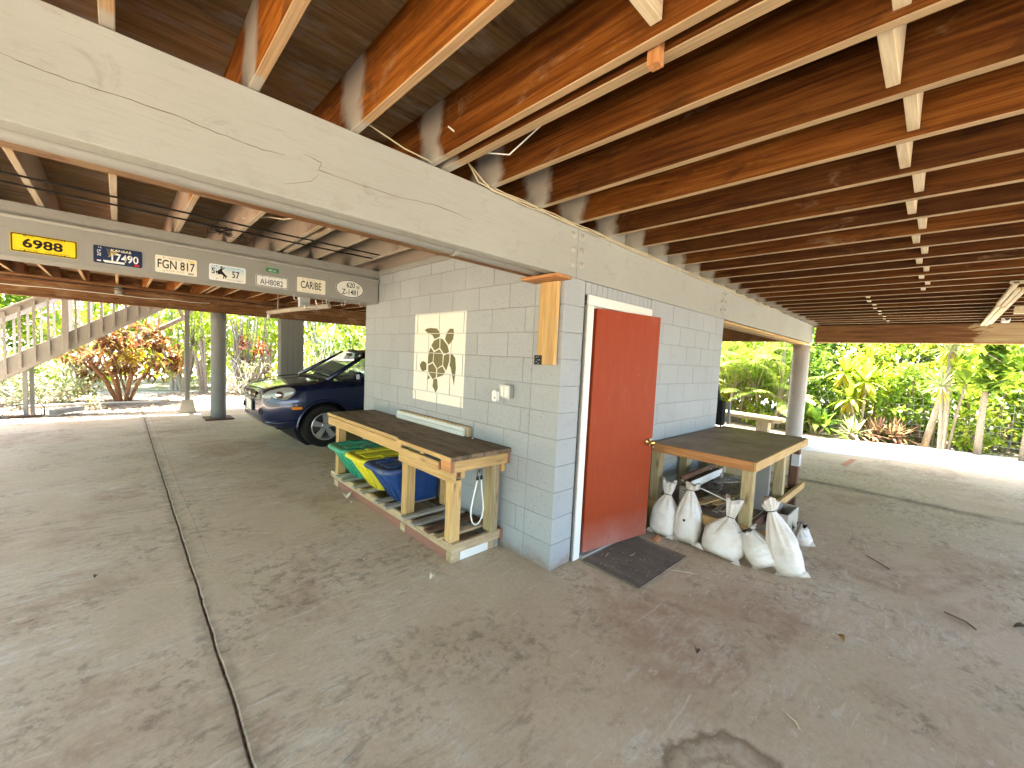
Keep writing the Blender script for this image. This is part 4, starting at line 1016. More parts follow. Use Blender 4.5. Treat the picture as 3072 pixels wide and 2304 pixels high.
# things on the shelf
ct = thing('white_channel', 'long white box channel lying on the shelf of the work table', 'channel', (2.1, -.42, .43))
board('channel', (1.50, -.42, .505), (2.75, -.27, .40), .012, .075, M_white, ct, ch=.002); board('channel_top', (1.50, -.385, .53), (2.75, -.235, .425), .075, .012, M_darkwood, ct, ch=.002)
dp = MB(); dp.tube([(1.50, -.34, .555), (2.7, -.19, .47)], .028, 12); tag(dp.build('dark_pole', M_darkwood, smooth=True), 'dark wooden pole lying above the white channel under the table', 'pole')
ru = board('support_block', (1.56, -.40, .375), (1.56, -.30, .375), .07, .2, M_greywood); tag(ru, 'short upright block propping the white channel on the table shelf', 'block')
ru2 = board('support_block', (2.68, -.30, .335), (2.68, -.18, .335), .07, .12, M_greywood); tag(ru2, 'low block under the far end of the white channel', 'block')
wbk = thing('wire_basket', 'dark wire basket on the shelf under the table', 'basket', (2.05, -.6, .36))
M_rust = plain('rusty_wire', (.10, .085, .075), .6, .5)
m = MB(); x0, x1, y0, y1, z0, z1 = 1.82, 2.25, -.74, -.46, .335, .47
for k in range(13):
    x = x0+(x1-x0)*k/12; m.tube([(x, y0, z1), (x, y0+.03, z0), (x, y1-.03, z0), (x, y1, z1)], .0028, 4)
for k in range(9):
    y = y0+(y1-y0)*k/8; m.tube([(x0, y, z1), (x0+.02, y, z0), (x1-.02, y, z0), (x1, y, z1)], .0028, 4)
m.build('mesh', M_rust, wbk)
m = MB()
for z, d in ((z1, 0), ((z0+z1)/2, .012), (z0+.03, .022)): m.tube([(x0+d, y0+d, z), (x1-d, y0+d, z), (x1-d, y1-d, z), (x0+d, y1-d, z), (x0+d, y0+d, z)], .005 if d == 0 else .003, 6)
m.build('rim', M_rust, wbk)
random.seed(17)
for k in range(30):
    x = random.uniform(1.75, 3.1); y = random.uniform(-.82, -.34); L = random.uniform(.25, .6); an = random.uniform(-.55, .35); zz = .287+.0075*(k % 9)
    if k < 8: x = random.uniform(1.62, 2.0); y = random.uniform(-.78, -.45); L = random.uniform(.3, .5); zz = .287+.009*k
    dx, dy = math.cos(an)*L/2, math.sin(an)*L/2
    x = min(max(x, 1.50+abs(dx)), 3.2-abs(dx)); y = min(max(y, -.86+abs(dy)), -.1-abs(dy))
    o = board('wood_offcut', (x-dx, y-dy, zz), (x+dx, y+dy, zz+random.uniform(-.004, .012)), random.uniform(.03, .06), .012, random.choice([M_greywood, M_darkwood, M_pinewx, M_greywood, M_pine]), ch=.002)
    tag(o, 'loose wood offcut in the pile on the table shelf', 'offcut', 'offcuts piled under the table')
pipe('plastic_rod', [(1.50, -.33, .555-.02), (1.56, -.55, .47), (1.60, -.82, .395)], .006, M_whitecord, 'thin white rod slanting across the table shelf', 'rod', 8)
cr = thing('storage_crate', 'pale grey open crate standing at the far side of the sandbags', 'crate', (2.15, -1.02, 0))
M_crate = mat_paint('pale_fibreboard', (.42, .38, .31), .2, .2, 0, .85)
for nm, d in (('side', (1.92, 1.935, -1.12, -.98)), ('side', (2.30, 2.315, -1.12, -.98)), ('front', (1.936, 2.299, -1.12, -1.105)), ('back', (1.936, 2.299, -.995, -.98))):
    bx(nm, *d, .004, .33, M_crate, cr, .002, 'z')
bx('bottom', 1.937, 2.298, -1.104, -.996, .004, .018, M_crate, cr, .002)
board('offcut_board', (1.98, -1.14, .02), (2.02, -1.20, .27), .05, .014, M_greywood)
tag(bpy.data.objects['offcut_board'], 'splintered board leaning behind the largest sandbag', 'board')
bl = thing('timber_block', 'reddish timber block under the corner of the work table', 'block', (1.6, -.95, 0))
bx('block', 1.62, 1.86, -1.03, -.945, .004, .17, M_cedar, bl, .006)
sh = MB(); sh.lathe([(.047, 0), (.045, .008), (.025, .014), (0, .016)], 20, T(1.20, -.262, .012) @ RZ(-.5) @ RY(-.75), False)
tag(sh.build('clay_shard', plain('terracotta', (.50, .23, .12), .8), smooth=True), 'orange clay shard at the foot of the first sandbag', 'shard')

# ------------------------------------------------------------------ sandbags
def mat_bag():
    a = NM('dirty_white_sackcloth'); v = a.coord(); p = a.pos(); rnd = a.rand()
    n1 = a.noise(p, 5, 6, .65); n2 = a.noise(a.mapping(v, (1, 1, 5)), 5.5, 5, .6, .6)
    wv = a.n('ShaderNodeTexWave'); wv.bands_direction = 'Z'; wv.inputs['Scale'].default_value = 170; a.l(v, wv.inputs['Vector'])
    c = a.ramp(n1, [(.3, (.60, .52, .43)), (.5, (.72, .655, .58)), (.7, (.80, .75, .70))])
    c = a.mix(a.ramp(n2, [(.64, 0.), (.76, .28)]), c, (.40, .33, .25))
    nb = a.bump(a.noise(a.mapping(v, (1.5, 1.5, 9)), 5, 4, .6, .8), .6, .014)
    zz = a.math('ADD', a.sep(p)[2], a.math('MULTIPLY_ADD', a.noise(p, 12, 6, .7), -.2, .09)); c = a.mix(a.ramp(zz, [(.0, .6), (.07, 0.)]), c, (.30, .22, .15)); nb = a.bump(wv.outputs[1], .08, .001, nb)
    return a.fin(c, .75, nb, spec=.25)
M_bag = mat_bag()
def sandbag(base, neck, wy, dx, label, tuft=.12, seed=0, fold=.42, lean_w=1.0, flat=.35, yaw=0., neck_r=.022, wide_at=.3):
    random.seed(seed); base, neck = Vector(base), Vector(neck)
    o = thing('sandbag', label, 'sandbag', base, group='sandbags in front of the work table')
    ax = neck-base; L = ax.length; n = 40; rings = []
    m = MB(); vs = []; fs = []; NR = 34
    ph = [random.uniform(0, 6.28) for _ in range(6)]
    e1 = Vector((0, 1, 0)); e1 = (e1 - ax.normalized()*e1.dot(ax.normalized())).normalized(); e2 = ax.normalized().cross(e1)
    ce, se = math.cos(yaw), math.sin(yaw); e1, e2 = e1*ce+e2*se, e2*ce-e1*se
    tmax = 1+tuft/L
    for i in range(NR+1):
        t = i/NR*tmax
        if t <= 1:
            if t < wide_at: s = .80+.20*math.sin(t/wide_at*math.pi/2)
            else:
                u = (t-wide_at)/(1-wide_at); s = 1-.06*u-.0*u
                k = max(0, (u-(1-fold)*.75)/(1-(1-fold)*.75)); s = s*(1-k**1.35)+k**1.35*neck_r/wy*2
            d = dx/2*(s if t > .12 else s*(flat+(1-flat)*math.sin(t/.12*math.pi/2)))
            wd = wy/2*(s if t > .05 else s*1.04)
        else:
            u = (t-1)/(tmax-1); s = neck_r*(1+1.5*u-.4*u*u); wd, d = s*1.25, s*.85
        k2 = max(0, min(1, (t-(1-fold*1.15))/(fold*1.1)))
        for j in range(n):
            a = 2*math.pi*j/n; ca, sa = math.cos(a), math.sin(a)
            sg = lambda q: math.copysign(abs(q)**.8, q)
            r_ = 1 + k2*(.15+.10*(t > 1))*math.sin(a*9+ph[0]+1.5*math.sin(a+ph[2])) + k2*.09*math.sin(a*15+ph[1]+t*3) + (1-k2)*(.02*math.sin(a*3+ph[2]+t*7)+.014*math.sin(t*46+ph[3]+.8*math.sin(a*2+ph[4]))) + .03*mnoise.noise(Vector((ca*2+seed, sa*2, t*5)))
            p = base + ax*t + e1*(sg(ca)*wd*r_) + e2*(sg(sa)*d*r_)
            if t > 1: p += e1*.02*math.sin(ph[5])*u + ax.normalized()*(.03*math.sin(a*2+ph[0])*u)
            p.z = max(p.z, .004)
            vs.append(p)
    for i in range(NR):
        for j in range(n): fs.append((i*n+j, i*n+(j+1) % n, (i+1)*n+(j+1) % n, (i+1)*n+j))
    fs.append(tuple(range(n))[::-1]); fs.append(tuple(NR*n+j for j in range(n)))
    m.add(vs, fs); m.build('sack', M_bag, o, smooth=True)
    t = MB(); r0 = neck_r*1.12; t.tube([neck + e1*math.cos(b)*r0*1.25+e2*math.sin(b)*r0*.95 for b in [k*math.pi/6 for k in range(13)]], .004, 6); t.tube([neck+e1*r0, neck+e1*(r0+.03)-Vector((0, 0, .02)), neck+e1*(r0+.05)-Vector((0, 0, .015))], .003, 5); t.build('tie', M_black, o)
    # sewn corner ears at the bottom
    for s in (-1, 1):
        e = MB(); q = base+e1*s*wy*.47+Vector((-.03, 0, .004)); e.add([q+e1*s*.03+Vector((-.015, 0, .004)), q+e1*-s*.05+Vector((-.03, 0, .008)), q+e1*-s*.02+Vector((.03, 0, .02)), q+Vector((0, 0, .045))], [(0, 1, 3), (0, 3, 2), (0, 2, 1), (1, 2, 3)]); e.build('corner', M_bag, o)
    return o
sandbag((1.335, -.245, .012), (1.392, -.255, .395), .235, .20, 'sandbag nearest the red door, with a floppy white top', .12, 1, .42)
sandbag((1.365, -.470, .012), (1.43, -.448, .480), .23, .20, 'upright sandbag with a small dark spot on its front', .045, 2, .66)
sandbag((1.33, -.765, .012), (1.405, -.805, .345), .33, .20, 'broad sandbag slumped against the table post, with a blue grey patch', .15, 3, .56, yaw=.15)
sandbag((1.39, -1.105, .035), (1.40, -.945, .285), .21, .19, 'short sandbag leaning over between its two neighbours', .0001, 4, .5, neck_r=.03)
sandbag((1.43, -1.275, .02), (1.415, -1.10, .49), .215, .20, 'tall tied sandbag leaning towards the table, closest to the open floor', .085, 5, .66)
sandbag((2.16, -1.21, .03), (2.12, -1.16, .20), .16, .14, 'small white sandbag half hidden behind the leaning board', .0001, 6, .5)
m = MB(); m.lathe([(.011, 0), (.012, .002), (0, .003)], 10, T(1.262, -.475, .245) @ RY(-1.45), False)
m.build('dark_spot', M_black, [o for o in bpy.data.objects if o.get('label', '').startswith('upright sandbag')][0])

# ------------------------------------------------------------------ live-edge bench and black folded chair beyond the wall
lb = thing('garden_bench', 'live edge wooden plank bench on a block post at the garden side', 'bench', (8.5, 1.2, 0))
M_slabwood = wood('pale_live_edge_wood', (.46, .30, .14), (.70, .55, .34), .6, 40, .15, .25)
poly = [(8.12, .36), (8.3, .40), (8.6, .37), (8.83, .43), (8.9, .6), (9.0, 1.0), (9.18, 1.7), (9.3, 2.6), (9.1, 3.0), (8.75, 2.95), (8.55, 2.2), (8.45, 1.55), (8.3, 1.1), (8.18, .75), (8.06, .5)]
m = MB(); m.prism(poly, .44, .505); m.build('seat', M_slabwood, lb)
bx('support', 8.22, 8.48, .62, .86, .0, .439, M_slabwood, lb, .01, 'z'); bx('support', 8.7, 8.96, 2.3, 2.54, .0, .439, M_slabwood, lb, .01, 'z')
fc = thing('folded_chair', 'black folded mesh chair leaning on a low rail beyond the block wall', 'chair', (3.7, .1, .0))
M_blackfab = plain('black_mesh_fabric', (.016, .016, .018), .7, 0, .3)
for yy in (-.0, .10): m = MB(); m.tube([(3.52, yy+.02, 0.0), (3.58, yy+.06, .75), (3.60, yy+.10, 1.16)], .012, 8); m.build('frame_tube', M_black, fc)
m = MB(); m.box((3.56, .09, 1.0), (.09, .15, .34), .02, T(0, 0, 0)); m.build('folded_fabric', M_blackfab, fc)
m = MB(); m.tube([(3.57, .10, 1.15), (3.56, .13, 1.28), (3.55, .135, 1.40)], [.03, .028, .015], 8); m.build('top_strap', M_blackfab, fc)
m = MB(); m.box((3.66, -.0, 1.0), (.02, .04, .30), .008); m.build('side_panel', plain('grey_shiny_fabric', (.25, .27, .29), .35), fc)
rl = thing('red_rail', 'low reddish rail beyond the end of the block wall', 'rail', (3.7, .1, .8))
bx('rail', 3.35, 3.40, -.03, 1.2, .80, .84, M_cedar, rl, .003, 'y'); bx('leg', 3.352, 3.398, .02, .06, .002, .799, M_cedar, rl, .003, 'z'); bx('leg', 3.352, 3.398, 1.1, 1.14, .002, .799, M_cedar, rl, .003, 'z')

# ------------------------------------------------------------------ debris on the floor
random.seed(44)
M_leafdry = plain('dry_leaf', (.30, .17, .07), .8); M_leafpale = plain('pale_leaf', (.62, .55, .42), .8); M_straw = plain('straw', (.58, .50, .33), .8); M_twig = plain('twig_bark', (.10, .07, .05), .9)
def leaf_obj(x, y, L, w_, mat, label, curl=.02, rz=0, two=False):
    m = MB(); vs = []; n = 6
    for i in range(n+1):
        t = i/n; ww = w_*math.sin(math.pi*min(1, t*.9+.05))**.8; z = .006+curl*math.sin(math.pi*t)
        vs += [(L*(t-.5), -ww, z+ww*.5), (L*(t-.5), 0, z), (L*(t-.5), ww, z+ww*.6)]
    fs = [(i*3+k, i*3+k+1, i*3+k+4, i*3+k+3) for i in range(n) for k in (0, 1)]
    m.add(vs, fs, T(x, y, 0) @ RZ(rz)); return tag(m.build('fallen_leaf', mat), label, 'leaf')
leaf_obj(-.74, .478, .055, .018, M_leafpale, 'curled pale leaf on the floor in front of the work bench', .02, .4)
leaf_obj(-.575, 2.444, .10, .05, M_leafpale, 'large pale curled leaf beside the base of the work bench', .03, 1.2)
leaf_obj(-1.008, 1.013, .03, .008, M_leafpale, 'tiny pale leaf on the open floor near the bench', .008, .4)
leaf_obj(-.60, 2.25, .05, .012, M_leafpale, 'small pale leaf by the red base board of the bench', .012, .9)
leaf_obj(.798, -1.65, .07, .022, M_leafdry, 'brown curled leaf on the open floor beyond the doormat', .015, .6)
leaf_obj(-.004, -1.114, .045, .015, M_twig, 'dark scrap of leaf on the floor near the camera', .01, .3)
leaf_obj(1.893, -2.454, .08, .03, M_twig, 'dark dead leaf at the right edge of the floor', .015, 1.9)
leaf_obj(-2.488, 1.899, .04, .012, M_twig, 'dark scrap of leaf left of the floor joint', .008, 1.2)
def twig(pts, r, mat, label, cat='twig'):
    m = MB(); m.tube(pts, r, 6); return tag(m.build('twig', mat), label, cat)
twig([(2.446, -1.624, .006), (2.36, -1.71, .008), (2.27, -1.788, .006)], .004, M_twig, 'dark twig lying on the floor right of the sandbags')
twig([(-.10, -1.57, .004), (-.12, -1.61, .006), (-.15, -1.63, .004)], .003, M_straw, 'forked pale straw on the floor near the water stain')
twig([(.771, -.588, .004), (.82, -.67, .005), (.878, -.762, .004)], .002, M_straw, 'long straw at the corner of the doormat')
twig([(.52, -.16, .018), (.60, -.135, .018)], .0025, M_straw, 'short straw on the doormat near the threshold')
twig([(.70, -.28, .018), (.74, -.29, .019), (.78, -.28, .018)], .002, M_straw, 'curved straw in the middle of the doormat')
twig([(-.60, .92, .006), (-.62, .82, .008), (-.66, .74, .005)], .003, M_straw, 'pale straw against the bench base')
twig([(1.75, -2.1, .006), (1.70, -2.2, .008), (1.63, -2.24, .006)], .004, M_twig, 'short dark twig on the open floor at the right')
m = MB(); random.seed(9)
for k in range(260):
    x, y = (random.gauss(.6, .9), random.gauss(-1.5, .5)) if k < 150 else (random.uniform(-3, 1), random.uniform(-1, 4)) if k < 220 else (random.uniform(-1.5, 3), random.uniform(-2.4, -.3))
    if x > -.6 and y > -.03 and x < 3.3 and y < 3.4: continue
    s = random.uniform(.0015, .004); m.box((x, y, s*.6), (s*2, s*1.4, s*1.2), s*.3, None)
for k in range(70):
    x, y, s = random.uniform(.36, 1.06), random.uniform(-.56, -.1), random.uniform(.0012, .003); m.box((x, y, .0145), (s*random.choice((2, 5)), s*1.3, s), s*.3)
tag(m.build('grit', plain('pale_grit', (.55, .50, .43), .9)), 'scattered pale grit on the concrete floor', 'grit', kind='stuff')
# ------------------------------------------------------------------ parked car (nose towards -X)
CXN, CYC = -.80, 5.83
car = thing('parked_car', 'dark blue sport utility car parked nose out behind the block room', 'car', (CXN+2.1, CYC, 0))
a = NM('dark_blue_car_paint'); n = a.noise(a.pos(), 3, 4); 
M_carp = a.fin((.006, .013, .055), .22, spec=.5); a.b.inputs['Coat Weight'].default_value = .8; a.b.inputs['Coat Roughness'].default_value = .06; a.b.inputs['Metallic'].default_value = .25
M_carbk = plain('black_car_plastic', (.012, .012, .013), .5); M_tyre = plain('tyre_rubber', (.018, .017, .016), .85, 0, .2, 90, .3)
M_alloy = plain('alloy_wheel', (.62, .62, .62), .3, .75); M_chrome = plain('chrome', (.7, .7, .7), .15, 1.)
a = NM('car_glass'); a.b.inputs['Transmission Weight'].default_value = .85; M_glass = a.fin((.55, .62, .58), .02, spec=.6); a.b.inputs['IOR'].default_value = 1.15
a = NM('headlamp_lens'); a.b.inputs['Coat Weight'].default_value = 1.; M_lamp = a.fin((.26, .26, .24), .15, spec=.6)
def sect(w_, zb, zt, n=1):
    zs = zt
    return [(0, zb), (w_*.70, zb), (w_*.90, zb+.03), (w_*.97, zb+.10), (w_*.995, zb+.20), (w_, zb+(zs-zb)*.48), (w_*.995, zb+(zs-zb)*.62), (w_*.975, zb+(zs-zb)*.80), (w_*.94, zb+(zs-zb)*.90), (w_*.86, zb+(zs-zb)*.965), (w_*.62, zs-.006), (w_*.3, zs), (0, zs+.004)]
ST = [(0.00, .50, .48, .84), (.015, .62, .44, .885), (.05, .71, .40, .925), (.11, .775, .365, .955), (.20, .825, .335, .985), (.32, .858, .31, 1.01), (.48, .88, .295, 1.035), (.70, .89, .29, 1.06), (.95, .897, .29, 1.09), (1.25, .90, .29, 1.115), (1.8, .90, .29, 1.12), (2.4, .90, .29, 1.125), (3.0, .90, .29, 1.13), (3.6, .89, .30, 1.14), (4.0, .87, .32, 1.14), (4.22, .83, .36, 1.12), (4.32, .72, .44, 1.05), (4.34, .5, .5, .95)]
bm = bmesh.new(); rings = []
for (x, w_, zb, zt) in ST:
    half = sect(w_, zb, zt); ring = [(y, z) for y, z in half] + [(-y, z) for y, z in half[-2:0:-1]]
    rings.append([bm.verts.new((CXN+x, CYC+y, z)) for y, z in ring])
nr = len(rings[0])
for r0, r1 in zip(rings, rings[1:]):
    for k in range(nr): bm.faces.new((r0[k], r1[k], r1[(k+1) % nr], r0[(k+1) % nr]))
bm.faces.new(rings[0]); bm.faces.new(rings[-1][::-1]); bmesh.ops.recalc_face_normals(bm, faces=bm.faces[:])
me = bpy.data.meshes.new('body'); bm.to_mesh(me); bm.free()
tmp = bpy.data.objects.new('tmp_body', me); COL.objects.link(tmp)
cutters = []
for wx in (.87, .87+2.63):
    c = MB(); c.lathe([(.405, -1.2), (.405, 1.2)], 40, T(CXN+wx, CYC, .345) @ RX(math.pi/2)); co = c.build('tmp_cut'); cutters.append(co)
    md = tmp.modifiers.new('b', 'BOOLEAN'); md.operation = 'DIFFERENCE'; md.object = co; md.solver = 'EXACT'
bpy.context.view_layer.update()
me2 = bpy.data.meshes.new_from_object(tmp.evaluated_get(bpy.context.evaluated_depsgraph_get()))
bpy.data.objects.remove(tmp)
for c in cutters: bpy.data.objects.remove(c)
body = link('body', me2, M_carp, car)
if len(me2.materials) == 0: me2.materials.append(M_carp)
else:
    for i_ in range(len(me2.materials)): me2.materials[i_] = M_carp
body.data.polygons.foreach_set('use_smooth', [True]*len(body.data.polygons))
try:
    bmx = bmesh.new(); bmx.from_mesh(me2)
    for e in bmx.edges:
        if len(e.link_faces) == 2 and e.calc_face_angle(0) > R(38): e.smooth = False
    bmx.to_mesh(me2); bmx.free()
except Exception: pass
# greenhouse
def gpt(x, y, z): return (CXN+x, CYC+y, z)
gh = MB()
lo = [(.98, .66), (1.28, .80), (2.2, .83), (3.2, .83), (4.12, .78), (4.25, .60)]      # belt line x, half width at z~1.11
up = [(1.72, .52), (1.80, .58), (2.3, .62), (3.2, .62), (3.88, .58), (3.95, .50)]
zb_, zt_ = 1.10, 1.60
roof = MB(); vs = []
prof = [(1.66, .535, 1.545), (1.78, .58, 1.60), (2.1, .615, 1.645), (2.8, .625, 1.665), (3.5, .615, 1.65), (3.95, .58, 1.60), (4.05, .54, 1.55)]
for (x, w_, z) in prof:
    for yy, dz in ((-1, -.045), (-.88, -.01), (-.5, .008), (0, .014), (.5, .008), (.88, -.01), (1, -.045)): vs.append(gpt(x, yy*w_, z+dz))
fs = [(i*7+k, i*7+k+1, (i+1)*7+k+1, (i+1)*7+k) for i in range(len(prof)-1) for k in range(6)]
vs2 = [(x, y, z-.035) for x, y, z in vs]; nn = len(vs)
roof.add(vs, fs); roof.add(vs2, [f[::-1] for f in fs]); roof.build('roof', M_carp, car, smooth=True)
def curved_glass(name, bl, br, tr, tl, bow, mat, n=8):
    m = MB(); vs = []; bl, br, tr, tl = map(Vector, (bl, br, tr, tl)); nrm = (br-bl).cross(tl-bl).normalized()
    for j in range(n+1):
        for i in range(n+1):
            u, v = i/n, j/n; p = (bl*(1-u)+br*u)*(1-v)+(tl*(1-u)+tr*u)*v
            vs.append(p + nrm*bow*(1-(2*u-1)**2))
    fs = [(j*(n+1)+i, j*(n+1)+i+1, (j+1)*(n+1)+i+1, (j+1)*(n+1)+i) for j in range(n) for i in range(n)]
    m.add(vs, fs); return m.build(name, mat, car, smooth=True)
curved_glass('windscreen', gpt(1.02, .70, 1.115), gpt(1.02, -.70, 1.115), gpt(1.70, -.53, 1.545), gpt(1.70, .53, 1.545), .10, M_glass)
for s in (-1, 1):
    m = MB(); m.tube([gpt(.93, s*.74, 1.09), gpt(1.3, s*.67, 1.32), gpt(1.70, s*.56, 1.56)], [.040, .036, .034], 10); m.build('pillar', M_carp, car, smooth=True)
    for xb, xt in ((2.2, 2.2), (3.2, 3.15), (4.12, 3.95)):
        m = MB(); m.tube([gpt(xb, s*.82, 1.10), gpt(xt, s*.60, 1.62)], .04, 8); m.build('pillar', M_carbk, car, smooth=True)
    for (xb0, xb1, xt0, xt1) in ((1.10, 2.16, 1.76, 2.16), (2.24, 3.16, 2.24, 3.11), (3.24, 4.08, 3.19, 3.92)):
        m = MB(); m.add([gpt(xb0, s*.815, 1.11), gpt(xb1, s*.82, 1.115), gpt(xt1, s*.61, 1.59), gpt(xt0, s*.585, 1.58)], [(0, 1, 2, 3)]); m.build('side_window', M_glass, car)
curved_glass('rear_window', gpt(4.22, -.66, 1.13), gpt(4.22, .66, 1.13), gpt(4.03, .52, 1.55), gpt(4.03, -.52, 1.55), .06, M_glass)
m = MB(); m.box(gpt(1.0, 0, 1.105), (.16, 1.36, .03), .01); m.build('cowl', M_carbk, car)
for s in (-1, 1):
    m = MB(); m.tube([gpt(.98, s*.1+.25, 1.135), gpt(1.10, s*.30+.1, 1.18)], .008, 6); m.build('wiper', M_carbk, car)
# interior block and mirror
m = MB(); m.box(gpt(1.42, 0, 1.12), (.5, 1.4, .10), .04); m.build('dashboard', M_carbk, car)
for s in (-.36, .36):
    m = MB(); m.box(gpt(2.25, s, 1.12), (.16, .46, .62), .06); m.box(gpt(2.25, s, 1.48), (.10, .24, .16), .04); m.build('seat', plain('dark_seat_cloth', (.05, .05, .055), .9), car)
m = MB(); m.box(gpt(1.62, 0, 1.47), (.03, .22, .07), .012); m.build('rear_mirror', M_carbk, car)
for s in (-1, 1):
    m = MB(); m.box(gpt(1.36, s*.98, 1.17), (.12, .2, .16), .04); m.build('side_mirror', M_carp, car, smooth=False)
# nose details
def on_nose(y, z, out=.0):
    """x of the body surface near the nose at lateral y, height z (interpolating the sections)"""
    for (x0, w0, b0, t0), (x1, w1, b1_, t1) in zip(ST, ST[1:]):
        if w1 >= abs(y) > w0 and b1_ <= z <= t1+.02:
            return CXN+x0+(x1-x0)*(abs(y)-w0)/(w1-w0)-out
    return CXN-out
def nose_patch(name, yz, mat, out=.006, th=.02):
    m = MB(); n = len(yz); f = [(on_nose(y, z, out), CYC+y, z) for y, z in yz]; b = [(x+th, y, z) for x, y, z in f]
    m.add(f+b, [tuple(range(n)), tuple(range(n, 2*n))[::-1]]+[(i, n+i, n+(i+1) % n, (i+1) % n) for i in range(n)]); return m.build(name, mat, car)
gr = nose_patch('grille', [(-.33, .885), (0, .90), (.33, .885), (.28, .79), (0, .775), (-.28, .79)], M_carbk, .012, .12)
m = MB(); m.box((CXN-.006, CYC, .835), (.02, .56, .022), .006); m.build('grille_bar', M_chrome, car)
em = MB()                                             # oval emblem with a slanted letter in it
em.tube([(CXN-.022, CYC+.062*math.cos(t), .835+.036*math.sin(t)) for t in [k*math.pi/10 for k in range(21)]], .005, 6)
em.tube([(CXN-.022, CYC+.028, .807), (CXN-.022, CYC+.016, .864)], .006, 6); em.tube([(CXN-.022, CYC-.016, .807), (CXN-.022, CYC-.028, .864)], .006, 6); em.tube([(CXN-.022, CYC+.022, .832), (CXN-.022, CYC-.022, .838)], .006, 6)
em.build('emblem', M_chrome, car)
m = MB(); m.box((CXN-.012, CYC+.05, .64), (.02, .46, .15), .006); m.build('bumper_intake', M_carbk, car)
m = MB(); m.box((CXN-.03, CYC+.02, .655), (.012, .31, .155), .003); m.build('number_plate', plain('white_number_plate', (.72, .70, .66), .4), car)
me_ = text_mesh('H0N 2I', .22, .06); lk = link('plate_mark', me_, ink((.45, .22, .18)), car, T(CXN-.0362, CYC+.02, .655) @ Matrix(((0, 0, -1, 0), (-1, 0, 0, 0), (0, 1, 0, 0), (0, 0, 0, 1))))
bpy.data.objects.remove(lk)
for s in (-1, 1):
    m = MB()                                         # headlamp: teardrop shell wrapping the corner
    N1, N2 = 10, 14; vs = []
    c0 = Vector(gpt(.215, s*.765, .862)); tdir = Vector((.60, s*.36, .10)).normalized(); ndir = Vector((-.52, s*.85, .12)); ndir = (ndir-tdir*ndir.dot(tdir)).normalized(); udir = tdir.cross(ndir)*(-s)
    if udir.z < 0: udir = -udir
    for i in range(N1+1):
        ph = math.pi/2*i/N1
        for j in range(N2):
            t = 2*math.pi*j/N2; a_ = .245*math.sin(ph)*math.cos(t); b_ = .108*math.sin(ph)*math.sin(t)*(1+.12*math.cos(t)) + .16*a_*(a_ > 0); vs.append(c0+tdir*a_+udir*b_+ndir*(.05*math.cos(ph)**.6-.004))
    fs = [(i*N2+j, i*N2+(j+1) % N2, (i+1)*N2+(j+1) % N2, (i+1)*N2+j) for i in range(N1) for j in range(N2)]
    m.add(vs, fs); hl = m.build('headlight', M_lamp, car, smooth=True)
    m = MB(); m.lathe([(.055, 0), (.045, .02), (.02, .03), (0, .03)], 16, Matrix.Translation(c0+tdir*.02+ndir*.062) @ ndir.to_track_quat('Z', 'Y').to_matrix().to_4x4(), False); m.build('reflector', M_chrome, hl, smooth=True)
    m = MB(); m.lathe([(.05, 0), (.05, .02), (.035, .022), (.03, .012), (0, .012)], 18, T(*gpt(.02, s*.58, .60)) @ RY(-math.pi/2) @ RX(-s*.35), False); m.build('fog_lamp', M_carbk, car)
    m = MB(); m.box((0, 0, 0), (.15, .012, .045), .004, T(*gpt(.44, s*.876, .66)) @ RZ(-s*-.10)); m.build('side_marker', plain('amber_lens', (.75, .26, .02), .25), car)
    m = MB(); m.tube([gpt(.045, s*.69, .445), gpt(.2, s*.822, .43), gpt(.46, s*.878, .47)], .016, 8); m.build('bumper_crease', M_carp, car, smooth=True)
    for wx in (.87, .87+2.63):
        m = MB(); m.tube([gpt(wx+.425*math.cos(t), s*.90, .345+.425*math.sin(t)) for t in [R(a_) for a_ in range(-8, 189, 8)]], .022, 8); m.build('fender_flare', M_carp, car, smooth=True)
m = MB(); m.box(gpt(.42, 0, .33), (.42, 1.30, .05), .02); m.build('lower_lip', M_carbk, car)
m = MB(); m.box(gpt(2.2, 0, .33), (3.0, 1.5, .12), .03); m.build('underbody', M_carbk, car)
for s in (-1, 1):
    m = MB(); m.tube([gpt(.22, s*.70, 1.0), gpt(.6, s*.745, 1.065), gpt(.95, s*.76, 1.10)], .008, 6); m.build('bonnet_edge', M_carp, car, smooth=True)
    m = MB(); m.box(gpt(2.15, s*.905, .55), (1.7, .02, .14), .008); m.build('sill_moulding', M_carbk, car)
    for xx in (1.9, 2.95):
        m = MB(); m.box(gpt(xx, s*.915, .98), (.18, .03, .03), .008); m.build('door_handle', M_carp, car)
    m = MB(); m.box(gpt(4.2, s*.76, .95), (.1, .16, .3), .03); m.build('tail_light', plain('red_lens', (.4, .01, .01), .2), car)
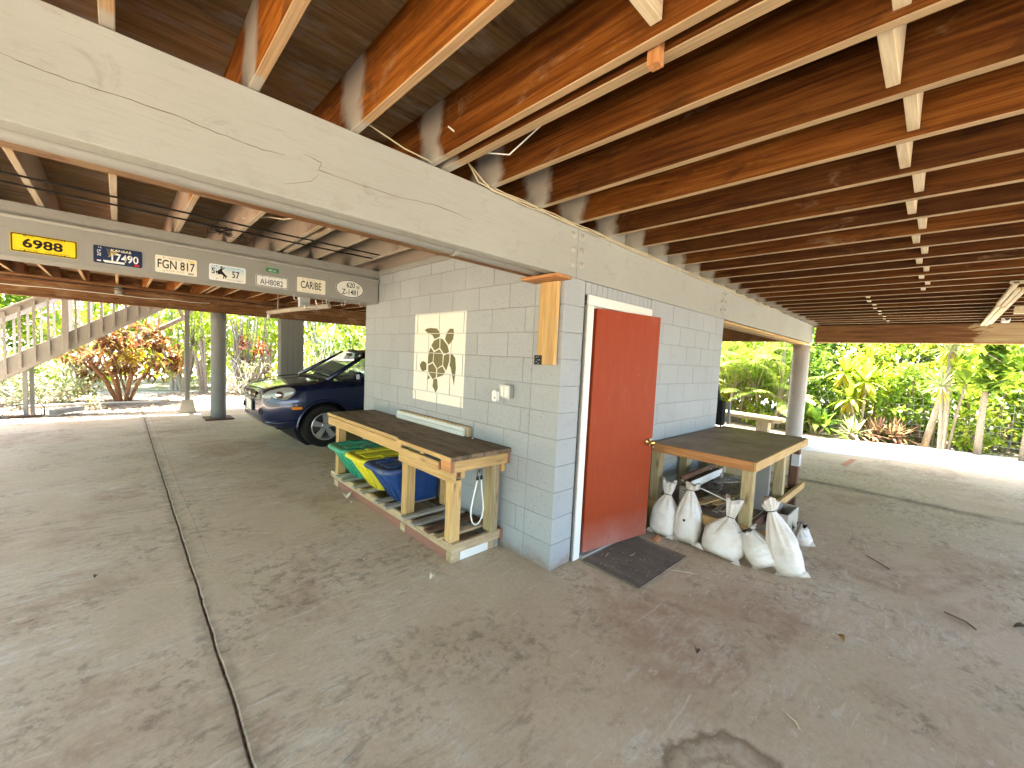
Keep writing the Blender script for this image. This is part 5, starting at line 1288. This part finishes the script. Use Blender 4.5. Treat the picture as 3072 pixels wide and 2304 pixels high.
# wheels
def wheel(wx, s):
    wo = MB(); M0 = T(*gpt(wx, s*.80, .345)) @ RX(-s*math.pi/2)
    wo.lathe([(.20, -.10), (.30, -.112), (.335, -.095), (.345, -.06), (.347, 0), (.345, .06), (.335, .095), (.30, .112), (.218, .10), (.215, .06), (.2, .05), (.2, -.10)], 40, M0, False)
    w_ = wo.build('tyre', M_tyre, car, smooth=True)
    rim = MB()
    rim.lathe([(.222, .098), (.226, .108), (.218, .112), (.205, .10), (.200, .05), (.195, -.05)], 40, M0, False)
    for k in range(5):
        a_ = 2*math.pi*k/5+.3; c, s_ = math.cos(a_), math.sin(a_)
        vs = []
        for (r_, hw, z) in ((.05, .034, .098), (.12, .037, .102), (.205, .050, .098)):
            for q in (-1, 1): vs.append((c*r_-s_*hw*q, s_*r_+c*hw*q, z))
            for q in (-1, 1): vs.append((c*r_-s_*hw*q*1.0, s_*r_+c*hw*q*1.0, z-.03))
        fs = []
        for i in range(2):
            b = i*4; fs += [(b, b+4, b+5, b+1), (b+2, b+3, b+7, b+6), (b, b+2, b+6, b+4), (b+1, b+5, b+7, b+3)]
        rim.add(vs, fs, M0)
    rim.lathe([(.072, .07), (.07, .10), (.05, .106), (.03, .102), (0, .102)], 20, M0, False)
    rim.build('rim', M_alloy, w_)
    for k in range(5):
        a_ = 2*math.pi*k/5+.9; nut = MB(); nut.lathe([(.012, .1), (.010, .108), (0, .108)], 8, M0 @ T(.055*math.cos(a_), .055*math.sin(a_), 0), False); nut.build('wheel_nut', M_carbk, w_)
    bk = MB(); bk.lathe([(.195, -.02), (.0, -.02)], 24, M0, False); bk.lathe([(.13, .01), (.13, .02), (0, .02)], 24, M0, False); bk.build('brake_disc', plain('brake_steel', (.10, .10, .10), .6, .5), w_)
for wx in (.87, .87+2.63):
    for s in (-1, 1): wheel(wx, s)
m = MB()
for wx in (.87, .87+2.63): m.lathe([(.402, -.62), (.402, .62)], 32, T(*gpt(wx, 0, .345)) @ RX(math.pi/2))
m.build('wheel_well', M_carbk, car)
# ------------------------------------------------------------------ vegetation
def leafmat(name, c0, c1, c2=None, trans=.45, rough=.45, gloss=.25):
    a = NM(name); r_ = a.island()
    stops = [(0., c0), (.55, c1)] + ([(1., c2)] if c2 else [])
    c = a.ramp(r_, stops)
    d = a.n('ShaderNodeBsdfPrincipled'); a.l(c, a.b.inputs['Base Color']); a.b.inputs['Roughness'].default_value = rough; a.b.inputs['Specular IOR Level'].default_value = gloss
    t = a.n('ShaderNodeBsdfTranslucent'); a.l(a.hsv(c, .485, 1.1, 1.25), t.inputs['Color'])
    mx = a.n('ShaderNodeMixShader'); mx.inputs[0].default_value = trans
    a.l(a.b.outputs[0], mx.inputs[1]); a.l(t.outputs[0], mx.inputs[2]); a.l(mx.outputs[0], a.out.inputs['Surface'])
    a.nt.nodes.remove(d); return a.m
ML_green = leafmat('green_leaf', (0.069, 0.144, 0.022), (0.188, 0.312, 0.050), (0.375, 0.475, 0.088))
ML_lime = leafmat('lime_leaf', (0.163, 0.269, 0.037), (0.375, 0.475, 0.062), (0.575, 0.600, 0.112))
ML_dark = leafmat('dark_leaf', (0.020, 0.045, 0.012), (0.060, 0.110, 0.025), (0.120, 0.180, 0.045))
ML_palm = leafmat('palm_leaf', (0.088, 0.175, 0.027), (0.237, 0.350, 0.056), (0.500, 0.550, 0.150))
ML_croton = leafmat('orange_croton_leaf', (0.100, 0.042, 0.020), (0.190, 0.090, 0.035), (0.220, 0.190, 0.060))
ML_red = leafmat('red_leaf', (0.120, 0.025, 0.015), (0.220, 0.070, 0.030), (0.220, 0.130, 0.050))
ML_drac = leafmat('dracaena_leaf', (0.225, 0.263, 0.112), (0.425, 0.450, 0.237), (0.620, 0.620, 0.400))
ML_yel = leafmat('yellow_leaf', (0.340, 0.220, 0.025), (0.460, 0.380, 0.050), (0.440, 0.440, 0.090))
ML_grey = leafmat('grey_green_leaf', (0.125, 0.150, 0.069), (0.250, 0.275, 0.138), (0.400, 0.413, 0.237))
ML_brom = leafmat('bromeliad_leaf', (0.150, 0.160, 0.060), (0.240, 0.170, 0.090), (0.280, 0.130, 0.090))
M_bark = wood('garden_bark', (.12, .085, .06), (.30, .24, .17), .9, 20, .3, .5, knots=False)
M_palebark = wood('pale_bark', (.20, .15, .10), (.36, .30, .22), .9, 16, .2, .4, knots=False)
M_twigpale = plain('pale_twig', (.50, .45, .37), .9)
def leaf(mb, p, d, L, w_, droop=.3, n=2, fold=.25, up=Vector((0, 0, 1))):
    d = d.normalized(); side = d.cross(up)
    side = side.normalized() if side.length > 1e-3 else Vector((1, 0, 0))
    vs = []; q = Vector(p); dd = d.copy()
    for i in range(n+1):
        t = i/n; ww = w_*(math.sin(math.pi*(.12+.88*t))**.7 if t < 1 else 0.0)
        if t == 0: ww = w_*.25
        nn = side.cross(dd).normalized()
        vs += [q-side*ww+nn*fold*ww, q+side*ww+nn*fold*ww]
        dd = (dd+Vector((0, 0, -droop/n))).normalized(); q = q+dd*(L/n)
    k = len(mb.v); mb.v += [tuple(v) for v in vs]
    for i in range(n): mb.f.append((k+2*i, k+2*i+1, k+2*i+3, k+2*i+2))
def rnd_dir(zb=0.):
    while True:
        v = Vector((random.uniform(-1, 1), random.uniform(-1, 1), random.uniform(-1, 1)))
        if .05 < v.length < 1: v.normalize(); v.z += zb; return v.normalized()
def clump(mb, c, r, n, L, w_, zb=.25, droop=.5, segs=2):
    for _ in range(n):
        d = rnd_dir(zb); p = Vector(c)+rnd_dir()*r*random.uniform(.25, 1)**.6
        leaf(mb, p, d, L*random.uniform(.6, 1.3), w_*random.uniform(.7, 1.2), droop, segs)
def bush(name, label, cat, base, rad, h, ncl, nl, L, w_, lm, stems=5, group=None, barkm=None, clr=.22, zlow=.15, seed=0, droop=.5, bare=0):
    random.seed(seed); base = Vector(base)
    o = thing(name, label, cat, base, group=group); mb = MB(); sb = MB()
    tips = []
    for k in range(ncl):
        a_ = random.uniform(0, 2*math.pi); rr = math.sqrt(random.random()); zz = random.uniform(zlow, 1)
        sc = math.sqrt(max(.05, 1-((zz-.55)/.62)**2))
        tips.append(base+Vector((rad*rr*math.cos(a_)*sc, rad*rr*math.sin(a_)*sc, h*zz)))
    for t in tips: clump(mb, t, clr*rad*random.uniform(.6, 1.3), nl, L, w_, droop=droop)
    for k in range(max(stems, 1)):
        t = random.choice(tips); b = base+Vector((random.uniform(-.12, .12), random.uniform(-.12, .12), -.08))*max(.6, rad)
        mid = b.lerp(t, .5)+Vector((random.uniform(-.1, .1), random.uniform(-.1, .1), .1*h)); sb.tube([b, mid, t], [.022*h**.5, .016*h**.5, .005], 6)
    for k in range(bare):
        t = random.choice(tips)+rnd_dir(.3)*.3*rad; b = base+Vector((random.uniform(-.5, .5)*rad, random.uniform(-.5, .5)*rad, .05))
        pts = [b, b.lerp(t, .35)+rnd_dir()*.12, b.lerp(t, .7)+rnd_dir()*.12, t]; sb.tube(pts, [.012, .010, .007, .003], 5)
    sb.build('stems', barkm or M_bark, o); mb.build('crown', lm, o); return o
def rosette(mb, c, n, L, w_, spread=(.1, 1.5), droop=.9, segs=5, fold=.3):
    for k in range(n):
        a_ = k*2.39996+random.uniform(-.2, .2); el = random.uniform(*spread)
        d = Vector((math.cos(a_)*math.sin(el), math.sin(a_)*math.sin(el), math.cos(el)))
        leaf(mb, Vector(c)+d*.01, d, L*random.uniform(.75, 1.15), w_, droop*math.sin(min(el, 1.57)), segs, fold)
def ti_plant(name, label, base, stems, lm, L=.55, w_=.05, n=22, group=None, seed=0, droop=.8, barkm=None, cat='plant', dead=None):
    random.seed(seed); base = Vector(base); o = thing(name, label, cat, base, group=group); mb = MB(); sb = MB(); db = MB()
    for (dx, dy, h) in stems:
        top = base+Vector((dx, dy, h)); b = base+Vector((dx*.25, dy*.25, -.09))
        sb.tube([b, b.lerp(top, .5)+Vector((dx*-.08, dy*-.08, .02)), top], [.030, .026, .022], 8)
        rosette(mb, top, n, L, w_, (.12, 1.75), droop)
        if dead:
            for k in range(9): leaf(db, top-Vector((0, 0, .04)), Vector((random.uniform(-1, 1), random.uniform(-1, 1), -.9)), L*.75, w_, .7, 4)
    sb.build('stem', barkm or M_palebark, o); mb.build('leaves', lm, o)
    if dead: db.build('dead_leaves', dead, o)
    return o
def palm(name, label, base, nf, L, lm, group=None, seed=0, stalks=3, tilt=(.25, 1.15), hmin=.2):
    random.seed(seed); base = Vector(base); o = thing(name, label, 'palm', base, group=group); mb = MB(); sb = MB()
    for s in range(stalks):
        b = base+Vector((random.uniform(-.3, .3), random.uniform(-.3, .3), -.09)); h = random.uniform(hmin, hmin+.8); tp = b+Vector((random.uniform(-.2, .2), random.uniform(-.2, .2), h+.09))
        sb.tube([b, b.lerp(tp, .5), tp], [.05, .04, .032], 8)
        for k in range(nf):
            a_ = k*2.4+random.uniform(-.3, .3)+s; el = random.uniform(*tilt); dd = Vector((math.cos(a_)*math.sin(el), math.sin(a_)*math.sin(el), math.cos(el)))
            q = tp.copy(); pts = [q.copy()]; n = 16; ll = L*random.uniform(.75, 1.1)
            for i in range(n):
                dd = (dd+Vector((0, 0, -.055-.05*i/n))).normalized(); q = q+dd*(ll/n); pts.append(q.copy())
                if i >= 3:
                    side = dd.cross(Vector((0, 0, 1)))
                    if side.length < .05: side = Vector((1, 0, 0))
                    side.normalize(); u = (i-3)/(n-3); Lf = ll*.30*math.sin(math.pi*(.18+.78*u))
                    for sg in (-1, 1):
                        for off in (0, .5): leaf(mb, q-dd*(ll/n)*off, side*sg+dd*.75+Vector((0, 0, .28)), Lf, .013*L**.3, .75, 3, .1)
            sb.tube(pts[::3]+[pts[-1]], [.012-.0018*min(5, i) for i in range(len(pts[::3])+1)], 5)
    sb.build('stalks', M_palebark, o); mb.build('fronds', lm, o); return o
def tree(name, label, base, h, r0, lm, crown_r, ncl, nl, L, w_, lean=(0, 0), seed=0, group=None, crown_z=.6, barkm=None, vine=0, limbs=7):
    random.seed(seed); base = Vector(base); o = thing(name, label, 'tree', base, group=group); sb = MB(); mb = MB()
    top = base+Vector((lean[0], lean[1], h)); pts = [base.lerp(top, t)+Vector((.05*math.sin(t*5+seed), .05*math.cos(t*4+seed), 0)) for t in [k/8 for k in range(9)]]; pts[0].z -= .1
    sb.tube(pts, [r0*(1.25-.85*k/8) if k else r0*1.3 for k in range(9)], 12)
    for k in range(limbs):
        t = random.uniform(.5, .95); b = base.lerp(top, t); e = b+rnd_dir(.6)*crown_r*random.uniform(.6, 1); sb.tube([b, b.lerp(e, .5)+Vector((0, 0, .1)), e], [r0*.4, r0*.25, r0*.08], 7)
        for _ in range(ncl//limbs): clump(mb, e.lerp(b, random.uniform(0, .5))+rnd_dir()*crown_r*.35, crown_r*.3, nl, L, w_)
    if vine:
        for k in range(vine):
            t = random.uniform(.3, .8); clump(mb, base.lerp(top, t)+rnd_dir()*r0*1.6, r0*1.6, 8, L*.9, w_*1.5)
    sb.build('trunk', barkm or M_bark, o, smooth=True); mb.build('crown', lm, o); return o

# ---- right-hand garden
tree('vine_covered_tree', 'slim straight tree wrapped in vine beside the spiky rosettes', (11.07, -2.69, 0), 4.6, .052, ML_green, 1.3, 26, 26, .22, .05, (.05, -.15), 5, vine=90, barkm=M_palebark)
tree('slender_tree', 'thin tree trunk at the right edge of the garden view', (10.95, -3.35, 0), 4.2, .06, ML_green, 1.2, 24, 26, .20, .045, (.1, -.1), 6, vine=14, barkm=M_palebark)
tree('leaning_tree', 'leaning bare trunk behind the spiky rosettes', (11.55, -1.85, 0), 4.5, .055, ML_lime, 1.2, 22, 24, .2, .05, (-.5, -.55), 8, barkm=M_palebark)
ti_plant('dracaena', 'tall spiky dracaena with two pale rosettes on curved stems', (10.9, -2.12, 0), [(0.05, .09, 1.42), (.15, .02, 2.24)], ML_drac, .50, .013, 80, seed=3, droop=.55, dead=ML_yel)
ti_plant('ti_plant', 'broad leaved ti plant just behind the spiky dracaena', (11.35, -2.2, 0), [(0, .05, 1.85), (.1, -.2, 1.5)], ML_lime, .62, .055, 26, seed=4)
ti_plant('ti_plant', 'tall lime ti plant right of the weathered column', (11.6, -.28, 0), [(0, .05, 1.62), (.1, -.3, 1.2)], ML_lime, .60, .05, 26, seed=5, dead=ML_yel)
ti_plant('ti_plant', 'lime ti plant with spreading rosette between the column and the dracaena', (11.4, -.70, 0), [(0, 0, 1.42), (-.05, .28, .95)], ML_lime, .55, .05, 26, seed=6, dead=ML_yel)
ti_plant('ginger_plant', 'low broad leaved plant at the foot of the weathered column', (10.75, .15, 0), [(0, 0, .28), (.15, .2, .35), (-.05, -.2, .2)], ML_green, .55, .065, 16, seed=7)
for i, (x, y, lb_) in enumerate(((10.95, -.66, 'pale spiky bromeliad nearest the weathered column'), (11.2, -1.05, 'reddish bromeliad in the middle of the garden edge'), (11.35, -1.42, 'spiky bromeliad left of the leaning trunk'), (11.75, -.9, 'bromeliad behind the others at the garden edge'))):
    ti_plant('bromeliad', lb_, (x, y, 0), [(0, 0, .12), (.14, .16, .16), (-.1, .12, .1)], ML_brom if i != 0 else ML_drac, .48, .022, 26, seed=20+i, droop=.5, group='bromeliads along the garden edge')
palm('areca_palm', 'arching palm above the live edge bench', (11.6, 1.75, 0), 9, 1.7, ML_palm, seed=11, stalks=3, hmin=.9)
palm('areca_palm', 'palm with pale fronds left of the bench end', (11.2, 2.4, 0), 8, 1.5, ML_palm, seed=12, stalks=3, hmin=.4)
palm('areca_palm', 'low palm just behind the weathered column', (11.0, 1.05, 0), 8, 1.3, ML_palm, seed=13, stalks=2, hmin=.3)
palm('areca_palm', 'tall palm at the back behind the block wall corner', (12.8, 3.2, 0), 10, 2.0, ML_palm, seed=14, stalks=3, hmin=1.2)
tree('ringed_palm_trunk', 'leaning ringed palm trunk left of the weathered column', (11.9, 1.35, 0), 3.6, .06, ML_palm, .9, 14, 30, .5, .02, (-.3, -.25), 15, barkm=M_palebark)
bush('yellow_shrub', 'yellowish shrub beside the edge of the block wall', 'shrub', (11.9, 3.1, 0), .7, 1.9, 26, 22, .16, .045, ML_yel, seed=16)
rb = [(12.6, 2.3, .9, 2.6, 'behind the wooden garden bench'), (12.5, .5, 1.0, 2.3, 'directly behind the weathered column'), (12.7, -.7, 1.05, 2.5, 'behind the lime ti plants'), (12.5, -1.8, .9, 2.0, 'behind the spiky dracaena'), (12.9, -3.0, 1.1, 2.6, 'behind the vine covered tree'), (12.6, -4.2, 1.1, 2.8, 'beyond the thin tree at the right edge')]
for i, (x, y, r_, h, wh) in enumerate(rb):
    bush('garden_shrub', 'leafy shrub along the wire fence, ' + wh, 'shrub', (x, y, 0), r_, h, 70, 26, .15, .04, (ML_lime, ML_green, ML_lime, ML_green)[i % 4], group='shrubs along the wire fence', seed=41+i, zlow=.08)
for i, (x, y, h, lm, wh) in enumerate(((14.2, 5.5, 5.5, ML_green, 'hidden mostly by the block room'), (14.6, 3.0, 5.8, ML_lime, 'above the palms next to the block wall edge'), (14.3, .9, 5.2, ML_green, 'above the bench and the weathered column'), (14.8, -1.3, 5.6, ML_lime, 'above the lime ti plants'), (14.4, -3.5, 5.4, ML_green, 'above the vine covered tree'), (14.8, -5.8, 5.8, ML_dark, 'past the right edge of the garden'))):
    bush('thicket_tree', 'bushy tree behind the right garden, ' + wh, 'tree', (x, y, 0), 1.7, h, 110, 34, .24, .075, lm, group='bushy trees behind the right-hand garden', seed=60+i, zlow=.1, clr=.24)
for i, (x, y, r_, h, lm) in enumerate(((11.2, -3.9, .5, .8, ML_lime), (11.7, -2.6, .45, .9, ML_lime), (11.9, -1.35, .5, 1.1, ML_green), (11.05, .55, .4, .6, ML_green), (11.1, 1.6, .5, .55, ML_lime), (11.3, 2.9, .5, .7, ML_green))):
    bush('ground_cover_plant', ('low bright plant at the right end of the garden edge', 'low bright plant under the dracaena', 'low green plant behind the reddish bromeliad', 'low green plant left of the weathered column', 'low bright plant behind the wooden bench', 'low green plant behind the black folded chair')[i], 'plant', (x, y, 0), r_, h, 24, 18, .14, .04, lm, seed=80+i, zlow=.05)
# wire fence
wf = thing('wire_fence', 'rusty wire mesh fence behind the garden plants', 'fence', (12.05, -3, 0))
for y in (-7, -5.2, -3.55, -2.0, -.4, 1.2, 2.8): m = MB(); m.tube([(12.05, y, -.1), (12.05, y, 1.15)], .02, 8); m.build('post', M_palebark, wf)
m = MB()
for z in (.12, .27, .42, .57, .72, .90, 1.08): m.tube([(12.03, -7.2, z), (12.03, -2.5, z+.01), (12.03, 3, z)], .004, 4)
for k in range(64): m.tube([(12.03, -7.2+.16*k, .1), (12.03, -7.2+.16*k, 1.08)], .003, 4)
m.build('wire_mesh', plain('weathered_wire', (.55, .53, .5), .5, .6), wf)

# ---- left-hand garden
cro = bush('croton_bush', 'orange croton bush with several stems behind the slim post', 'shrub', (-2.3, 12.75, 0), 1.15, 1.95, 70, 20, .26, .042, ML_croton, stems=0, seed=101, zlow=.36, clr=.2, droop=.7)
m = MB(); random.seed(5)
for k in range(8):
    a_ = 2*math.pi*k/8+.3; b = Vector((-2.3+.10*math.cos(a_), 12.75+.10*math.sin(a_), -.1)); e = b+Vector((.55*math.cos(a_), .5*math.sin(a_), 1.1)); m.tube([b, b.lerp(e, .5)+Vector((-.04*math.cos(a_), 0, .06)), e, e+Vector((.2*math.cos(a_), .2*math.sin(a_), .45))], [.04, .034, .024, .01], 8)
m.build('branches', wood('reddish_bark', (.22, .10, .05), (.42, .24, .13), .85, 20, .2, .3, knots=False), cro)
m = MB(); random.seed(8)
for k in range(9): clump(m, Vector((-2.3+random.gauss(0, .3), 12.2+random.uniform(-.3, .3), random.uniform(1.0, 1.35))), .16, 9, .24, .04)
m.build('young_leaves', ML_yel, cro)
bush('grey_green_shrub', 'low grey green shrub under the staircase', 'shrub', (-3.7, 13.0, 0), 1.05, 1.0, 70, 24, .13, .03, ML_grey, seed=102, zlow=.05, bare=26, barkm=M_twigpale)
bush('grey_green_shrub', 'grey green shrub at the left edge behind the stair post', 'shrub', (-5.4, 12.9, 0), 1.0, 1.1, 60, 24, .13, .03, ML_grey, seed=103, zlow=.05, bare=26, barkm=M_twigpale)
bush('twiggy_shrub', 'twiggy pale shrub between the round column and the clad column', 'shrub', (.45, 14.0, 0), .9, 1.3, 22, 14, .13, .03, ML_grey, seed=104, zlow=.1, bare=46, barkm=M_twigpale)
bush('red_shrub', 'red leaved shrub left of the clad column', 'shrub', (1.0, 14.6, 0), .6, 1.75, 16, 14, .2, .03, ML_red, seed=105, zlow=.3, bare=10)
bush('twiggy_shrub', 'tall tangle of pale twigs behind the car roof', 'shrub', (3.4, 14.2, 0), 1.3, 2.9, 34, 16, .16, .04, ML_lime, seed=106, zlow=.1, bare=70, barkm=M_twigpale)
bush('twiggy_shrub', 'tangle of pale twigs right of the clad column above the bonnet', 'shrub', (2.1, 13.6, 0), .9, 2.0, 20, 14, .14, .035, ML_lime, seed=107, zlow=.1, bare=44, barkm=M_twigpale)
for i, (x, y, h, lm, wh) in enumerate(((-8.2, 16.5, 5.4, ML_dark, 'past the left edge of the view'), (-5.6, 16.2, 5.2, ML_green, 'seen through the lower stair railing'), (-3.2, 17.0, 5.6, ML_lime, 'above the middle of the staircase'), (-.9, 16.4, 5.2, ML_lime, 'between the slim post and the round column'), (1.4, 16.8, 5.4, ML_lime, 'between the round column and the clad column'), (3.9, 16.3, 5.2, ML_green, 'right of the clad column above the bonnet'), (6.4, 17.0, 5.6, ML_lime, 'above the car windscreen beside the block wall'), (9.0, 16.4, 5.4, ML_green, 'hidden behind the block room'))):
    bush('thicket_tree', 'bushy tree behind the left garden, ' + wh, 'tree', (x, y, 0), 1.7, h, 95, 30, .24, .07, lm, stems=9, group='bushy trees behind the left-hand garden', seed=120+i, zlow=.12, clr=.22, bare=6, barkm=M_twigpale)
for i, (x, y, wh) in enumerate(((-.8, 15.1, 'leftmost'), (-.35, 14.9, 'second from the left'), (.15, 15.2, 'third from the left'), (.6, 14.8, 'fourth from the left'), (.9, 15.3, 'fifth from the left'), (1.6, 15.1, 'second from the right'), (2.4, 15.2, 'rightmost'))):
    bush('bamboo_clump', wh + ' clump of thin canes behind the round and clad columns', 'bamboo', (x, y, 0), .42, 3.2, 20, 16, .2, .022, ML_lime, stems=10, group='cane clumps behind the round column', seed=140+i, zlow=.4, barkm=M_palebark)
br = thing('sloping_branch', 'thick bare branch slanting up behind the slim post', 'branch', (-1.75, 12.9, 0))
m = MB(); m.tube([(-3.2, 14.2, .0), (-2.6, 13.8, .9), (-1.72, 13.0, 1.82), (-1.05, 12.8, 2.28), (-.6, 12.6, 2.9), (-.2, 12.4, 3.6)], [.08, .075, .065, .06, .045, .03], 10); m.build('limb', M_bark, br, smooth=True)
m = MB(); m.tube([(-1.05, 12.8, 2.28), (-1.2, 12.7, 2.6), (-1.3, 12.7, 3.2)], [.05, .04, .02], 8); m.build('fork', M_bark, br, smooth=True)
# edging, loose boards and hose near the slab edge
e = MB(); e.tube([(-3.9, 11.75, .03), (-2.9, 11.95, .03), (-1.6, 11.95, .03)], .035, 10); tag(e.build('edging_pipe', plain('pale_edging', (.42, .40, .36), .7), smooth=True), 'pale pipe edging lying along the garden bed', 'pipe')
e = board('edging_block', (-3.36, 10.62, .03), (-2.98, 11.05, .05), .16, .09, M_pier); tag(e, 'pale concrete strip lying by the stair post', 'block')
e = board('loose_board', (-3.9, 10.28, .012), (-3.48, 10.33, .012), .09, .03, M_darkwood); tag(e, 'dark loose board on the slab edge by the stair post', 'board')
e = MB(); e.tube([(-4.3, 11.6, .06), (-3.62, 11.5, .14), (-3.5, 10.8, .14), (-3.46, 10.45, .13), (-3.46, 10.42, .0)], .012, 7); tag(e.build('irrigation_pipe', M_black), 'thin black irrigation pipe beside the stair post', 'pipe')
bush('grass_tuft', 'small pale grass tuft in the bed in front of the croton', 'grass', (-2.75, 11.3, 0), .12, .35, 4, 12, .3, .008, ML_grey, stems=1, seed=160)
# leaf litter: uncountable
def litter(name, label, region, n, seed, lm, L=(.03, .09)):
    random.seed(seed); mb = MB()
    for _ in range(n):
        x, y = random.uniform(*region[0]), random.uniform(*region[1])
        if y < 10.2 and x < region[2]: continue
        z = gz(x, y)+random.uniform(.004, .03); a_ = random.uniform(0, 6.28)
        leaf(mb, (x, y, z), Vector((math.cos(a_), math.sin(a_), random.uniform(-.1, .35))), random.uniform(*L), random.uniform(.01, .022), .4, 2, .4)
    return tag(mb.build(name, lm), label, 'leaf litter', kind='stuff')
ML_lit = leafmat('dry_leaf_litter', (.10, .05, .03), (.25, .16, .09), (.50, .42, .31), trans=.1, rough=.8)
litter('leaf_litter', 'dry brown leaf litter over the left garden bed', ((-7, 5), (10.25, 15), -99), 17000, 201, ML_lit, (.04, .12))
litter('leaf_litter', 'dry leaf litter along the right garden edge', ((10.7, 14), (-8, 5), -99), 6000, 202, ML_lit, (.04, .11))
# rough ground behind, both sides: far hedge masses that close the view, plus an added light-blocking one at the left
def hedge(name, label, pts, seed, lm, n):
    random.seed(seed); mb = MB()
    for _ in range(n):
        i = random.randrange(len(pts)-1); t = random.random(); p = Vector(pts[i]).lerp(Vector(pts[i+1]), t)
        p += Vector((random.uniform(-1.3, 1.3), random.uniform(-1.3, 1.3), random.uniform(0, 6.0)))
        leaf(mb, p, rnd_dir(.2), random.uniform(.3, .6), random.uniform(.10, .18), .5, 2)
    return tag(mb.build(name, lm), label, 'woodland', kind='stuff')
hedge('woodland_screen', 'far green woodland closing the view behind the right garden', [(17.5, -14, 0), (17.5, 0, 0), (17.5, 10, 0)], 301, ML_dark, 9000)
hedge('woodland_screen', 'unseen green leaf screen added left of the carport to block sky light', [(-12, -14, 0), (-12, 4, 0), (-12.5, 18, 0)], 303, ML_green, 5500)  # out of view; added so that less sky light reaches the mural wall
hedge('woodland_screen', 'far green woodland closing the view behind the left garden', [(-16, 20.5, 0), (0, 20.5, 0), (16, 20.5, 0)], 302, ML_lime, 9000)
